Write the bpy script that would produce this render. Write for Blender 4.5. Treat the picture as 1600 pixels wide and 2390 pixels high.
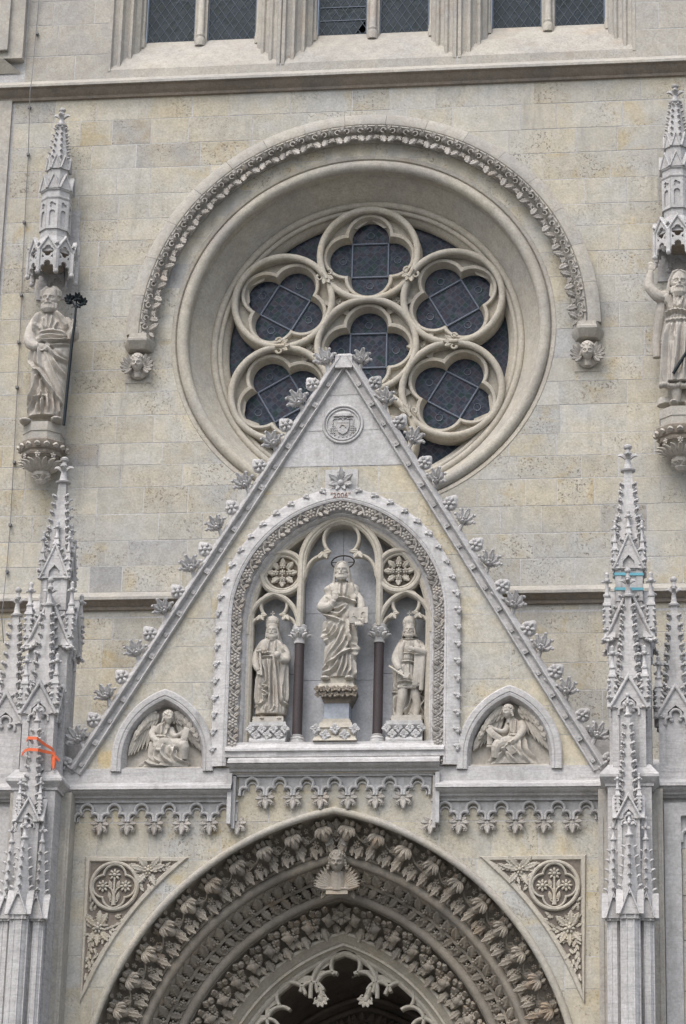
import bpy, bmesh, math, random
import numpy as np
from mathutils import Vector, Matrix, geometry
random.seed(7); rng = np.random.default_rng(7)
PI = math.pi
for o in list(bpy.data.objects): bpy.data.objects.remove(o)
scn = bpy.context.scene
COL = scn.collection

# ------------------------------------------------------------------ camera
CAM = Vector((5.2511, -40.7017, 1.7)); YAW, PITCH, ROLL, FPX = -0.1341, 0.3371, 0.0249, 6366.19
def _basis():
    cy, sy, cp, sp, cr, sr = math.cos(YAW), math.sin(YAW), math.cos(PITCH), math.sin(PITCH), math.cos(ROLL), math.sin(ROLL)
    f = Vector((sy*cp, cy*cp, sp)); r = Vector((cy, -sy, 0)); u = r.cross(f)
    return cr*r + sr*u, cr*u - sr*r, f
CR, CU, CF = _basis()
cd = bpy.data.cameras.new('camera'); cam = bpy.data.objects.new('camera', cd); COL.objects.link(cam)
cd.sensor_fit = 'HORIZONTAL'; cd.sensor_width = 36; cd.lens = FPX*36/1600; cd.clip_end = 2000
cam.matrix_world = Matrix(((CR.x, CU.x, -CF.x, CAM.x), (CR.y, CU.y, -CF.y, CAM.y), (CR.z, CU.z, -CF.z, CAM.z), (0, 0, 0, 1)))
scn.camera = cam
def at(u, v, y):
    """photo pixel -> point on the vertical plane at depth y"""
    d = CR*((u-800)/FPX) + CU*((1195-v)/FPX) + CF
    return CAM + d*((y-CAM.y)/d.y)

# ------------------------------------------------------------------ world, sun, exposure
w = bpy.data.worlds.new('World'); scn.world = w; w.use_nodes = True
nt = w.node_tree; nt.nodes.clear()
SUN_EL, SUN_AZ = math.radians(56), math.radians(205)   # azimuth clockwise from +y (north)
sky = nt.nodes.new('ShaderNodeTexSky'); sky.sky_type = 'NISHITA'; sky.sun_disc = False
sky.sun_elevation = SUN_EL; sky.sun_rotation = SUN_AZ; sky.dust_density = 4; sky.air_density = 1.2
hs = nt.nodes.new('ShaderNodeHueSaturation'); hs.inputs['Saturation'].default_value = 0.64
bg = nt.nodes.new('ShaderNodeBackground'); bg.inputs['Strength'].default_value = 0.15
wo = nt.nodes.new('ShaderNodeOutputWorld')
nt.links.new(sky.outputs[0], hs.inputs['Color']); nt.links.new(hs.outputs[0], bg.inputs['Color']); nt.links.new(bg.outputs[0], wo.inputs[0])
sd = bpy.data.lights.new('sun', 'SUN'); sd.energy = 1.0; sd.angle = math.radians(50); sd.color = (1, .975, .945)
so = bpy.data.objects.new('sun', sd); COL.objects.link(so)
sv = Vector((math.sin(SUN_AZ)*math.cos(SUN_EL), math.cos(SUN_AZ)*math.cos(SUN_EL), math.sin(SUN_EL)))
so.rotation_euler = sv.to_track_quat('Z', 'Y').to_euler(); so.location = sv*60
scn.view_settings.view_transform = 'Standard'; scn.view_settings.look = 'None'
scn.view_settings.gamma = 1; scn.view_settings.exposure = 0.60; scn.view_settings.use_curve_mapping = False
scn.render.engine = 'CYCLES'

# ------------------------------------------------------------------ materials
def newmat(name):
    m = bpy.data.materials.new(name); m.use_nodes = True
    n = m.node_tree; n.nodes.clear()
    b = n.nodes.new('ShaderNodeBsdfPrincipled'); o = n.nodes.new('ShaderNodeOutputMaterial'); n.links.new(b.outputs[0], o.inputs[0])
    b.inputs['Roughness'].default_value = .85; b.inputs['Specular IOR Level'].default_value = .25
    return m, n, b
class NG:
    def __init__(s, n): s.n = n; s.L = n.links.new
    def node(s, t, **k):
        x = s.n.nodes.new(t)
        for a, v in k.items(): setattr(x, a, v)
        return x
    def pos(s):
        return s.node('ShaderNodeNewGeometry').outputs['Position']
    def noise(s, vec, scale, detail=3, rough=.55, dist=0):
        x = s.node('ShaderNodeTexNoise'); s.L(vec, x.inputs['Vector'])
        x.inputs['Scale'].default_value = scale; x.inputs['Detail'].default_value = detail
        x.inputs['Roughness'].default_value = rough; x.inputs['Distortion'].default_value = dist
        return x.outputs['Fac']
    def ramp(s, f, a, b, va=0., vb=1.):
        x = s.node('ShaderNodeMapRange'); x.clamp = True; x.interpolation_type = 'SMOOTHSTEP'; s.L(f, x.inputs['Value'])
        for i, v in zip(('From Min', 'From Max', 'To Min', 'To Max'), (a, b, va, vb)): x.inputs[i].default_value = v
        return x.outputs[0]
    def math(s, op, a, b):
        x = s.node('ShaderNodeMath', operation=op)
        for i, v in enumerate((a, b)):
            if hasattr(v, 'links'): s.L(v, x.inputs[i])
            else: x.inputs[i].default_value = v
        return x.outputs[0]
    def mix(s, f, a, b, mode='MIX'):
        x = s.node('ShaderNodeMix', data_type='RGBA', blend_type=mode)
        for i, v in zip((0, 6, 7), (f, a, b)):
            if hasattr(v, 'links'): s.L(v, x.inputs[i])
            elif i == 0: x.inputs[0].default_value = v
            else: x.inputs[i].default_value = (*v, 1)
        return x.outputs[2]
    def scaled(s, vec, sc):
        x = s.node('ShaderNodeMapping'); s.L(vec, x.inputs['Vector']); x.inputs['Scale'].default_value = sc
        return x.outputs[0]
    def bump(s, h, strength, dist, b):
        x = s.node('ShaderNodeBump'); s.L(h, x.inputs['Height']); x.inputs['Strength'].default_value = strength; x.inputs['Distance'].default_value = dist
        s.L(x.outputs[0], b.inputs['Normal'])
    def rand(s): return s.node('ShaderNodeObjectInfo').outputs['Random']
def stone_mat(name, c1, c2, ochre=None, och=.5, pits=.6, pitcol=(.13, .10, .075), rnd=.16, veins=0., grime=.25, grimecol=(.2, .19, .18), bump=.5, streak=0., blotch=0.):
    m, n, b = newmat(name); g = NG(n); p = g.pos()
    r = g.rand()
    off = g.node('ShaderNodeVectorMath', operation='ADD'); g.L(p, off.inputs[0])
    comb = g.node('ShaderNodeCombineXYZ'); g.L(g.math('MULTIPLY', r, 37.), comb.inputs[1]); g.L(comb.outputs[0], off.inputs[1])
    q = off.outputs[0]
    col = g.mix(g.ramp(g.noise(q, 1.1, 4), .36, .66), c1, c2)
    r2 = g.math('FRACT', g.math('MULTIPLY', r, 7.31), 0.)
    if ochre:
        om = g.math('MULTIPLY', g.ramp(g.noise(q, 1.9, 5, .62, .4), .50, .68), g.ramp(r2, .25, .9, .15, 1.))
        col = g.mix(g.math('MULTIPLY', om, och), col, ochre)
    col = g.mix(1., col, g.mix(r, (1-rnd,)*3, (1+rnd*.6,)*3), 'MULTIPLY')
    fine = g.noise(p, 26, 4, .7)
    col = g.mix(1., col, g.mix(g.ramp(fine, .3, .7), (.84, .84, .835), (1.1, 1.1, 1.1)), 'MULTIPLY')
    col = g.mix(1., col, g.mix(g.ramp(g.noise(q, 6.5, 4, .6), .3, .7), (.90, .895, .885), (1.06, 1.06, 1.065)), 'MULTIPLY')
    h = fine
    if blotch:
        col = g.mix(blotch, col, g.mix(1., col, g.mix(g.ramp(g.noise(p, .5, 4, .6, .8), .36, .64), (.90, .955, 1.06), (1.07, 1.0, .84)), 'MULTIPLY'))
    if veins:
        vn = g.noise(g.scaled(p, (1.2, 1.2, 15.)), 2.2, 4, .7, .3)
        col = g.mix(g.math('MULTIPLY', g.ramp(vn, .50, .64), veins), col, (.27, .26, .27))
    if grime:
        gm = g.math('MULTIPLY', g.ramp(g.noise(p, .55, 6, .65, .6), .47, .68), grime)
        col = g.mix(gm, col, grimecol)
    if streak:
        sk = g.ramp(g.noise(g.scaled(p, (1., 1., .09)), 4.5, 4, .6, .2), .50, .70)
        sk = g.math('MULTIPLY', g.math('MULTIPLY', sk, g.ramp(g.noise(p, .8, 3), .42, .62)), streak)
        col = g.mix(sk, col, (.17, .165, .16))
    if pits:
        pn = g.ramp(g.noise(q, 27, 3, .65), .545, .645)
        pm = g.ramp(g.noise(q, 1.5, 3), .38, .66)
        pm = g.math('MULTIPLY', pm, g.ramp(r2, .0, .8, .35, 1.))
        pf = g.math('MULTIPLY', g.math('MULTIPLY', pn, pm), pits)
        col = g.mix(pf, col, pitcol)
        h = g.math('SUBTRACT', fine, g.math('MULTIPLY', pf, 1.6))
    g.L(col, b.inputs['Base Color'])
    g.bump(h, bump, .012, b)
    return m
M = {}
M['wall'] = stone_mat('old_limestone', (.495, .466, .398), (.465, .452, .415), (.47, .375, .21), .58, .72, rnd=.10, grime=.30, grimecol=(.40, .395, .38), streak=.3, blotch=.5)
M['wall_pitted'] = stone_mat('pitted_grey_limestone', (.45, .435, .40), (.41, .40, .38), (.42, .33, .2), .5, 1., rnd=.12, grime=.4, grimecol=(.27, .265, .26), streak=.3, blotch=.6)
M['gable'] = stone_mat('gable_limestone', (.50, .47, .40), (.47, .457, .42), (.49, .39, .20), .72, .6, rnd=.08, grime=.25, grimecol=(.36, .355, .34), streak=.3, blotch=.6)
M['mortar'] = stone_mat('lime_mortar', (.52, .515, .515), (.48, .475, .475), None, 0, .3, rnd=0)
M['marble'] = stone_mat('white_marble', (.535, .525, .523), (.485, .477, .478), None, 0, .15, rnd=.06, veins=.42, grime=.22, streak=.5, grimecol=(.26, .26, .27), pitcol=(.2, .2, .21))
M['marble_smooth'] = stone_mat('smooth_white_marble', (.52, .515, .515), (.47, .465, .467), None, 0, .1, rnd=.06, veins=.2, grime=.18, streak=.35, pitcol=(.2, .2, .21))
M['tracery'] = stone_mat('cream_tracery_stone', (.485, .45, .385), (.44, .415, .365), (.46, .375, .24), .35, .14, rnd=.05, grime=.22, grimecol=(.27, .25, .23), bump=.25)
M['ring'] = stone_mat('window_ring_stone', (.47, .44, .375), (.42, .40, .365), (.43, .33, .2), .35, .4, rnd=.05, grime=.45, grimecol=(.27, .25, .24))
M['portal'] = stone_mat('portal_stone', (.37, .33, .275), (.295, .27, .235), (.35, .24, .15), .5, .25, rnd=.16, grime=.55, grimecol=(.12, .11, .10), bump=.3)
M['carved'] = stone_mat('carved_foliage_stone', (.44, .415, .385), (.36, .34, .315), (.38, .28, .19), .3, .2, rnd=.16, grime=.5, grimecol=(.18, .17, .16), bump=.3)
M['statue'] = stone_mat('statue_limestone', (.50, .472, .425), (.455, .43, .392), (.44, .34, .23), .25, .06, rnd=.05, grime=.3, grimecol=(.28, .265, .25), bump=.15, streak=.3)
M['statue_old'] = stone_mat('weathered_statue_stone', (.50, .468, .42), (.45, .425, .39), (.40, .31, .22), .35, .12, rnd=.06, grime=.42, grimecol=(.22, .205, .195), bump=.25, streak=.4)
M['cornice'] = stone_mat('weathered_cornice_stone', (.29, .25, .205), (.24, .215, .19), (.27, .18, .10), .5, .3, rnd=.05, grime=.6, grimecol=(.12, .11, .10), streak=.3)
M['frame'] = stone_mat('window_frame_stone', (.45, .425, .375), (.40, .385, .36), (.42, .33, .24), .3, .2, rnd=.05, grime=.45, grimecol=(.28, .27, .26))
M['panel'] = stone_mat('grey_marble_panel', (.47, .485, .52), (.42, .435, .465), None, 0, .0, rnd=.08, grime=.3, grimecol=(.30, .31, .33), bump=.1)
M['plinth'] = stone_mat('blue_marble_block', (.34, .37, .42), (.31, .335, .38), None, 0, .0, rnd=.02, veins=.1, grime=.2, bump=.1)
M['dark_carving'] = stone_mat('dark_brown_carving', (.25, .21, .165), (.20, .175, .15), None, 0, .4, rnd=.05, grime=.4, grimecol=(.1, .09, .08))  # dark brown stone for grounds, thin mouldings, pedestal neck and a canopy vault
def simple(name, col, rough=.6, metal=0., var=.15, scale=30):
    m, n, b = newmat(name); g = NG(n)
    f = g.noise(g.pos(), scale, 3)
    g.L(g.mix(f, tuple(c*(1-var) for c in col), tuple(c*(1+var) for c in col)), b.inputs['Base Color'])
    b.inputs['Roughness'].default_value = rough; b.inputs['Metallic'].default_value = metal
    return m
M['granite'] = simple('dark_red_granite', (.060, .048, .050), .45, 0, .5, 60)
M['iron'] = simple('blackened_iron', (.018, .024, .028), .5, .4)
M['bronze'] = simple('dull_bronze', (.055, .043, .03), .5, .3)
M['bar'] = simple('grey_window_bar', (.13, .15, .19), .5, .3)
M['lead'] = simple('lead_came', (.10, .12, .15), .5, .3)
M['cable'] = simple('grey_cable', (.2, .2, .205), .6)
M['orange'] = simple('orange_strap', (.72, .16, .07), .6, 0, .12, 12)
M['teal'] = simple('teal_strap', (.13, .36, .44), .6, 0, .12, 12)
M['letter'] = simple('red_brown_letter_paint', (.25, .15, .12), .8)
M['shade_brown'] = stone_mat('shade_darkened_stone', (.24, .205, .175), (.18, .157, .14), None, 0, .3, rnd=.1, grime=.4, grimecol=(.05, .045, .04))  # brown darkened to carry the shade of the deep porch and panel piercings
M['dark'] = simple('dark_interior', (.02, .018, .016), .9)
M['ground'] = simple('stone_paving', (.13, .127, .12), .85, 0, .2, 2)
def glass_mat(name, tint, cell, lines=.18):
    m, n, b = newmat(name); g = NG(n); p = g.pos()
    r = g.rand()
    mp = g.node('ShaderNodeMapping'); g.L(p, mp.inputs['Vector']); mp.inputs['Rotation'].default_value = (0, PI/4, 0)
    v = g.node('ShaderNodeTexVoronoi', feature='F1', distance='CHEBYCHEV'); g.L(mp.outputs[0], v.inputs['Vector']); v.inputs['Scale'].default_value = cell; v.inputs['Randomness'].default_value = .35
    c2 = g.mix(g.ramp(g.noise(v.outputs['Color'], 3., 1), .42, .58), tint[0], tint[1])
    c3 = g.mix(g.ramp(g.noise(v.outputs['Color'], 5.3, 0), .60, .66), c2, tint[2])
    e = g.node('ShaderNodeTexVoronoi', feature='DISTANCE_TO_EDGE', distance='EUCLIDEAN'); g.L(mp.outputs[0], e.inputs['Vector']); e.inputs['Scale'].default_value = cell; e.inputs['Randomness'].default_value = .35
    col = g.mix(g.ramp(e.outputs[0], .05, .13, lines, 0.), c3, (.13, .165, .21))
    g.L(col, b.inputs['Base Color'])
    rr = g.ramp(g.noise(v.outputs['Color'], 7.1, 0), .3, .7, .18, .5); g.L(rr, b.inputs['Roughness']); b.inputs['Specular IOR Level'].default_value = .16
    g.bump(g.math('ADD', g.noise(p, 14, 2), g.math('MULTIPLY', g.noise(v.outputs['Color'], 9., 0), 1.5)), .35, .02, b)
    return m
M['glass_rose'] = glass_mat('stained_glass_seen_from_outside', ((.018, .025, .040), (.034, .030, .044), (.014, .030, .034)), 11.)
M['glass'] = glass_mat('leaded_clear_glass', ((.022, .032, .040), (.028, .040, .050), (.018, .028, .030)), 6., .0)

# ------------------------------------------------------------------ mesh helpers
class MB:
    def __init__(s): s.v = []; s.f = []
    def add(s, vs, fs):
        o = len(s.v); s.v += [tuple(map(float, a)) for a in vs]; s.f += [tuple(o+i for i in f) for f in fs]; return s
    def box(s, x0, x1, y0, y1, z0, z1):
        return s.add([(x, y, z) for z in (z0, z1) for y in (y0, y1) for x in (x0, x1)],
              [(0, 2, 3, 1), (4, 5, 7, 6), (0, 1, 5, 4), (2, 6, 7, 3), (0, 4, 6, 2), (1, 3, 7, 5)])
    def loft(s, rings, closed=True, cap=False):
        n = len(rings[0]); vs = [p for r in rings for p in r]; fs = []
        for i in range(len(rings)-1):
            for j in range(n if closed else n-1):
                k = (j+1) % n
                fs.append((i*n+j, i*n+k, (i+1)*n+k, (i+1)*n+j))
        if cap: fs += [tuple(range(n-1, -1, -1)), tuple((len(rings)-1)*n+j for j in range(n))]
        return s.add(vs, fs)
    def sweep(s, path, prof, closed=False, cap=True):
        """path in the facade plane (x,z); prof = [(n, y)], n to the left of the direction of travel"""
        P = [Vector(p) for p in path]; n = len(P); rings = []
        for i, p in enumerate(P):
            a = P[i-1] if (i or closed) else None; b = P[(i+1) % n] if (i < n-1 or closed) else None
            d1 = (p-a).normalized() if a is not None else None; d2 = (b-p).normalized() if b is not None else None
            if d1 is None: d1 = d2
            if d2 is None: d2 = d1
            t = (d1+d2); t = t.normalized() if t.length > 1e-6 else d1
            c = max(.45, t.dot(d1)); nn = Vector((-t.y, t.x))/c
            rings.append([(p.x+nn.x*q[0], q[1], p.y+nn.y*q[0]) for q in prof])
        m = len(prof); vs = [v for r in rings for v in r]; fs = []
        for i in range(n if closed else n-1):
            i2 = (i+1) % n
            for j in range(m): fs.append((i*m+j, i*m+(j+1) % m, i2*m+(j+1) % m, i2*m+j))
        if cap and not closed: fs += [tuple(range(m)), tuple((n-1)*m+j for j in range(m-1, -1, -1))]
        return s.add(vs, fs)
    def extx(s, prof, x0, x1):
        n = len(prof); vs = [(x0, *p) for p in prof]+[(x1, *p) for p in prof]
        return s.add(vs, [(j, (j+1) % n, n+(j+1) % n, n+j) for j in range(n)]+[tuple(range(n-1, -1, -1)), tuple(range(n, 2*n))])
    def lathe(s, c, prof, n=8, rot=None, a0=0, a1=2*PI, sx=1, sy=1):
        full = abs(a1-a0-2*PI) < 1e-6; rot = PI/n if rot is None else rot
        m = n if full else n+1; rings = []
        for r, z in prof:
            rings.append([(c[0]+sx*r*math.cos(a0+rot*full+(a1-a0)*j/n), c[1]+sy*r*math.sin(a0+rot*full+(a1-a0)*j/n), c[2]+z) for j in range(m)])
        return s.loft(rings, full, full)
    def ell(s, c, r, nu=14, nv=9, R=None):
        rings = []
        for i in range(nv+1):
            t = PI*min(max(i/nv, .02), .98); ring = []
            for j in range(nu):
                a = 2*PI*j/nu; p = Vector((r[0]*math.sin(t)*math.cos(a), r[1]*math.sin(t)*math.sin(a), -r[2]*math.cos(t)))
                if R: p = R @ p
                ring.append((c[0]+p.x, c[1]+p.y, c[2]+p.z))
            rings.append(ring)
        return s.loft(rings, True, True)
    def tube(s, pts, rad, n=8, flat=1., cap=True):
        P = [Vector(p) for p in pts]
        if not hasattr(rad, '__len__'): rad = [rad]*len(P)
        up = None; rings = []
        for i, p in enumerate(P):
            d = (P[min(i+1, len(P)-1)]-P[max(i-1, 0)]).normalized()
            if up is None: up = Vector((0, -1, 0)) if abs(d.y) < .9 else Vector((0, 0, 1))
            sd_ = d.cross(up); sd_ = sd_.normalized() if sd_.length > 1e-5 else Vector((1, 0, 0)); up = sd_.cross(d).normalized()
            rings.append([p+(sd_*math.cos(2*PI*j/n)+up*flat*math.sin(2*PI*j/n))*rad[i] for j in range(n)])
        return s.loft(rings, True, cap)
    def leaf(s, o, d, nrm, L, W, curl=.25, cup=.3, th=.03, seg=6, serr=0., tip=.25):
        o = Vector(o); d = Vector(d).normalized(); nrm = Vector(nrm); nrm = (nrm-d*nrm.dot(d)).normalized(); sd_ = d.cross(nrm)
        rings = []
        for i in range(seg+1):
            t = i/seg
            wd = W*.5*(.22+.78*math.sin(PI*min(t*.9+.12, 1))**.8)*(1-.62*max(0, t-.8)/.2)
            if serr and i % 2 == 0 and 0 < i < seg: wd *= 1-serr
            c = o+d*(L*(t-.12*tip*max(0, t-.6)))+nrm*(L*(curl*math.sin(PI*t*.8)+tip*max(0, t-.55)**2*2))
            ring = []
            for j, (q, h) in enumerate(((-1, -cup), (-.5, .12), (0, -.10), (.5, .12), (1, -cup))):
                ring.append(c+sd_*(wd*q)+nrm*(wd*h))
            ring += [c+sd_*wd-nrm*(wd*cup+th), c-nrm*(th*1.2), c-sd_*wd-nrm*(wd*cup+th)]
            rings.append(ring)
        return s.loft(rings, True, True)
    def rosette(s, c, nrm, R, n=6, cen=.3, up=(0, 0, 1), curl=.22, wide=1.):
        c = Vector(c); nrm = Vector(nrm).normalized(); u = Vector(up); u = (u-nrm*u.dot(nrm)).normalized(); r = u.cross(nrm)
        for k in range(n):
            a = 2*PI*k/n; d = u*math.cos(a)+r*math.sin(a); tg = nrm.cross(d)
            s.ell(c+d*(R*.66)+nrm*R*.04, (R*1.75*wide/n, R*.20, R*.36), 8, 5, Matrix((tg, nrm, d)).transposed())
        s.ell(c+nrm*R*.16, (R*cen,)*3, 8, 5); return s
    def mesh(s, name, angle=40):
        me = bpy.data.meshes.new(name); me.from_pydata(s.v, [], s.f)
        bm = bmesh.new(); bm.from_mesh(me); bmesh.ops.recalc_face_normals(bm, faces=bm.faces); bm.to_mesh(me); bm.free()
        if angle:
            me.polygons.foreach_set('use_smooth', [True]*len(me.polygons)); me.set_sharp_from_angle(angle=math.radians(angle))
        return me
    def build(s, name, mat, parent=None, angle=40):
        return place(s.mesh(name, angle), name, mat, parent)
def place(me, name, mat, parent=None, loc=(0, 0, 0), rot=(0, 0, 0), scale=1.):
    if not me.materials: me.materials.append(M[mat])
    o = bpy.data.objects.new(name, me); COL.objects.link(o); o.location = loc; o.rotation_euler = rot
    if me.materials[0] != M[mat]: o.material_slots[0].link = 'OBJECT'; o.material_slots[0].material = M[mat]
    o.scale = (scale,)*3 if not hasattr(scale, '__len__') else scale
    if parent is not None:
        o.parent = parent; o.matrix_parent_inverse = parent.matrix_basis.inverted()
    return o
def thing(name, label, cat, loc=(0, 0, 0), group=None):
    o = bpy.data.objects.new(name, None); COL.objects.link(o); o.location = loc; o.empty_display_size = .1
    return tag(o, label, cat, group)
def tag(o, label, cat, group=None):
    o['label'] = label; o['category'] = cat
    if group: o['group'] = group
    return o
def inside(p, poly):
    x, y = p; c = False; j = len(poly)-1
    for i in range(len(poly)):
        xi, yi = poly[i]; xj, yj = poly[j]
        if (yi > y) != (yj > y) and x < (xj-xi)*(y-yi)/(yj-yi+1e-12)+xi: c = not c
        j = i
    return c
def inside_np(X, Z, poly):
    c = np.zeros(X.shape, bool); j = len(poly)-1
    for i in range(len(poly)):
        xi, yi = poly[i]; xj, yj = poly[j]
        c ^= ((yi > Z) != (yj > Z)) & (X < (xj-xi)*(Z-yi)/(yj-yi+1e-12)+xi); j = i
    return c
def clip_half(poly, a, b, c):
    """keep a*x+b*z<=c"""
    out = []
    for i in range(len(poly)):
        p, q = poly[i-1], poly[i]; dp, dq = a*p[0]+b*p[1]-c, a*q[0]+b*q[1]-c
        if (dp <= 0) != (dq <= 0):
            t = dp/(dp-dq); out.append((p[0]+t*(q[0]-p[0]), p[1]+t*(q[1]-p[1])))
        if dq <= 0: out.append(q)
    return out
def plate(mb, outer, holes, yf, yb, bev=0.):
    """flat plate with real holes, front at yf, back at yb"""
    vs = []; es = []
    for lp in [outer]+holes:
        o = len(vs); vs += [Vector(p) for p in lp]; es += [(o+i, o+(i+1) % len(lp)) for i in range(len(lp))]
    V, E_, F, *_ = geometry.delaunay_2d_cdt(vs, es, [], 0, 1e-5)
    keep = []
    for f in F:
        c = (sum(V[i].x for i in f)/len(f), sum(V[i].y for i in f)/len(f))
        if inside(c, outer) and not any(inside(c, h) for h in holes): keep.append(f)
    if not keep: return 0
    used = {}; cnt = {}
    for f in keep:
        for i in range(len(f)):
            a, b = f[i-1], f[i]; cnt[(a, b)] = cnt.get((a, b), 0)+1
            for k in (a, b): used.setdefault(k, len(used))
    n = len(used); pv = [None]*n
    for k, i in used.items(): pv[i] = V[k]
    vs = [(p.x, yf, p.y) for p in pv]+[(p.x, yb, p.y) for p in pv]
    fs = [tuple(used[i] for i in f) for f in keep]+[tuple(n+used[i] for i in reversed(f)) for f in keep]
    for (a, b) in cnt:
        if (b, a) not in cnt: fs.append((used[b], used[a], n+used[a], n+used[b]))
    mb.add(vs, fs); return len(keep)
def circle(cx, cz, r, n=64, a0=0): return [(cx+r*math.cos(a0+2*PI*i/n), cz+r*math.sin(a0+2*PI*i/n)) for i in range(n)]
def arch(e, zs, R, zb, n=20, cx=0.):
    """pointed arch from left foot over the apex to the right foot"""
    am = math.acos(e/R); L = [(cx+e-R*math.cos(am*i/n), zs+R*math.sin(am*i/n)) for i in range(n+1)]
    P = ([(L[0][0], zb)] if zb < zs-1e-6 else [])+L
    return P+[(2*cx-x, z) for x, z in reversed(P[:-1])]
def arch_loft(mb, e, zs, zb, prof, n=24, cx=0.):
    return mb.loft([[(x, y, z) for x, z in arch(e, zs, R, zb, n, cx)] for R, y in prof], False)
def bar(mb, path, wd, yf, yb, closed=False, ch=.35):
    h = wd/2; d = min(wd*.35, (yb-yf)*.6)
    mb.sweep(path, [(-h, yb), (-h, yf+d), (-h*ch, yf), (h*ch, yf), (h, yf+d), (h, yb)], closed)
def roll(mb, path, r, y, closed=False, n=8, a0=PI, a1=2*PI):
    mb.sweep(path, [(r*math.cos(a0+(a1-a0)*i/n), y+r*math.sin(a0+(a1-a0)*i/n)) for i in range(n+1)], closed)
def arc(cx, cz, r, a0, a1, n=12): return [(cx+r*math.cos(math.radians(a0+(a1-a0)*i/n)), cz+r*math.sin(math.radians(a0+(a1-a0)*i/n))) for i in range(n+1)]
def trefoil(cx, zb, hw, h, o=0.):
    """three-lobed arch head standing on zb; o widens it"""
    rt = hw*.52; zt = zb+h-rt; rl = hw*.36; zl = zb+max(.001, h-1.111*hw)
    P = [(-hw-o, zb-.001)]
    P += arc(-hw+rl, zl, rl+o, 180, 58, 7)
    P += arc(0, zt, rt+o, 212, 90, 9)
    P = [(cx+x, z) for x, z in P]
    return P+[(2*cx-x, z) for x, z in reversed(P[:-1])]
def stone_mesh(x0, x1, z0, z1, y, dep, g=.008, b=.003):
    x0 += g*random.uniform(.3, 1.3); x1 -= g*random.uniform(.3, 1.3); z0 += g*random.uniform(.3, 1.2); z1 -= g*random.uniform(.3, 1.2)
    b = min(b, .004); r = lambda q, yy: [(x0+q, yy, z0+q), (x1-q, yy, z0+q), (x1-q, yy, z1-q), (x0+q, yy, z1-q)]
    return MB().loft([r(0, y+dep), r(0, y+b), r(b, y)], True, True).mesh('stone', 0)
def masonry(parent, x0, x1, z0, z1, y, mat, rowh=.43, wmin=.5, wmax=1.05, holes=(), halfs=(), mat2=None, dep=.08, skip=None, seed=1):
    rd = random.Random(seed); nrow = max(1, round((z1-z0)/rowh))
    hs_ = [rd.uniform(.85, 1.15) for _ in range(nrow)]; k = (z1-z0)/sum(hs_); z = z0; cnt = 0
    for h in hs_:
        zz = z+h*k; x = x0-rd.uniform(0, .5); first = True
        while x < x1-.02:
            wd = rd.uniform(wmin, wmax); xx = x+wd
            if x1-xx < .25: xx = x1
            a = max(x, x0)
            if xx-a > .08 and not (skip and skip(a, xx, z, zz)):
                rect = [(a, z), (xx, z), (xx, zz), (a, zz)]; poly = rect
                for hf in halfs: poly = clip_half(poly, *hf) if len(poly) > 2 else poly
                hit = [hl for hl in holes if any(inside(p, hl) for p in rect+[((a+xx)/2, (z+zz)/2)]) or any(a < px < xx and z < pz < zz for px, pz in hl)]
                yo = y+rd.uniform(-.003, .001)
                mt = mat2 if (mat2 and rd.random() < .07) else mat
                if len(poly) > 2:
                    if not hit and poly == rect: place(stone_mesh(a, xx, z, zz, yo, dep), 'stone', mt, parent); cnt += 1
                    else:
                        cx_ = sum(p[0] for p in poly)/len(poly); cz_ = sum(p[1] for p in poly)/len(poly)
                        sh = [(p[0]+.006*(1 if p[0] < cx_ else -1), p[1]+.006*(1 if p[1] < cz_ else -1)) for p in poly]
                        m2 = MB()
                        if plate(m2, sh, hit, yo, yo+dep): place(m2.mesh('stone', 0), 'stone', mt, parent); cnt += 1
            x = xx
        z = zz
    return cnt
def text_mesh(body, size, ext, name='lettering'):
    c = bpy.data.curves.new(name, 'FONT'); c.body = body; c.size = size; c.extrude = ext; c.align_x = 'CENTER'; c.align_y = 'CENTER'; c.resolution_u = 3
    o = bpy.data.objects.new(name, c); COL.objects.link(o)
    dg = bpy.context.evaluated_depsgraph_get(); me = bpy.data.meshes.new_from_object(o.evaluated_get(dg)); bpy.data.objects.remove(o); me.name = name
    return me

# ================================================================== SETTING
g_ = MB().add([(-300, -300, 0), (300, -300, 0), (300, 300, 0), (-300, 300, 0)], [(0, 1, 2, 3)]).build('ground', 'ground', None, 0)
g_['kind'] = 'structure'; g_['label'] = 'stone paved square in front of the cathedral'

# ================================================================== WALLS
ZR = 19.236                                    # rose centre height
HOLE = 3.15
fw = thing('facade_wall', 'large limestone block wall around the rose window', 'wall', (0, 0, 14.4))
hole = circle(0, ZR, HOLE, 96)
b_ = MB(); plate(b_, [(-9, 14.3), (9, 14.3), (9, 24.1), (-9, 24.1)], [hole], .0025, .9); b_.build('mortar_bed', 'mortar', fw, 0)
masonry(fw, -6.08, 6.2, 14.40, 23.70, 0, 'wall', .44, .5, 1.15, [hole], mat2='wall_pitted', seed=3)
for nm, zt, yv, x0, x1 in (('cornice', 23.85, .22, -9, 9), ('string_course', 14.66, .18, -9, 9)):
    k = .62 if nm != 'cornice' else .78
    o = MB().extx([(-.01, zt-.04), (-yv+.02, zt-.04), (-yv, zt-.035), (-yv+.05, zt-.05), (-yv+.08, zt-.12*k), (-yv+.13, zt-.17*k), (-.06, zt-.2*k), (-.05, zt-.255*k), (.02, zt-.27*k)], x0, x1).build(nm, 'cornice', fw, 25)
    MB().extx([(0.02, zt+.24*k), (-.005, zt+.24*k), (-yv-.004, zt+.02), (-yv-.004, zt-.025), (-yv+.02, zt-.038), (.02, zt-.038)], x0, x1).build('weathering', 'frame', o, 0)
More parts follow.
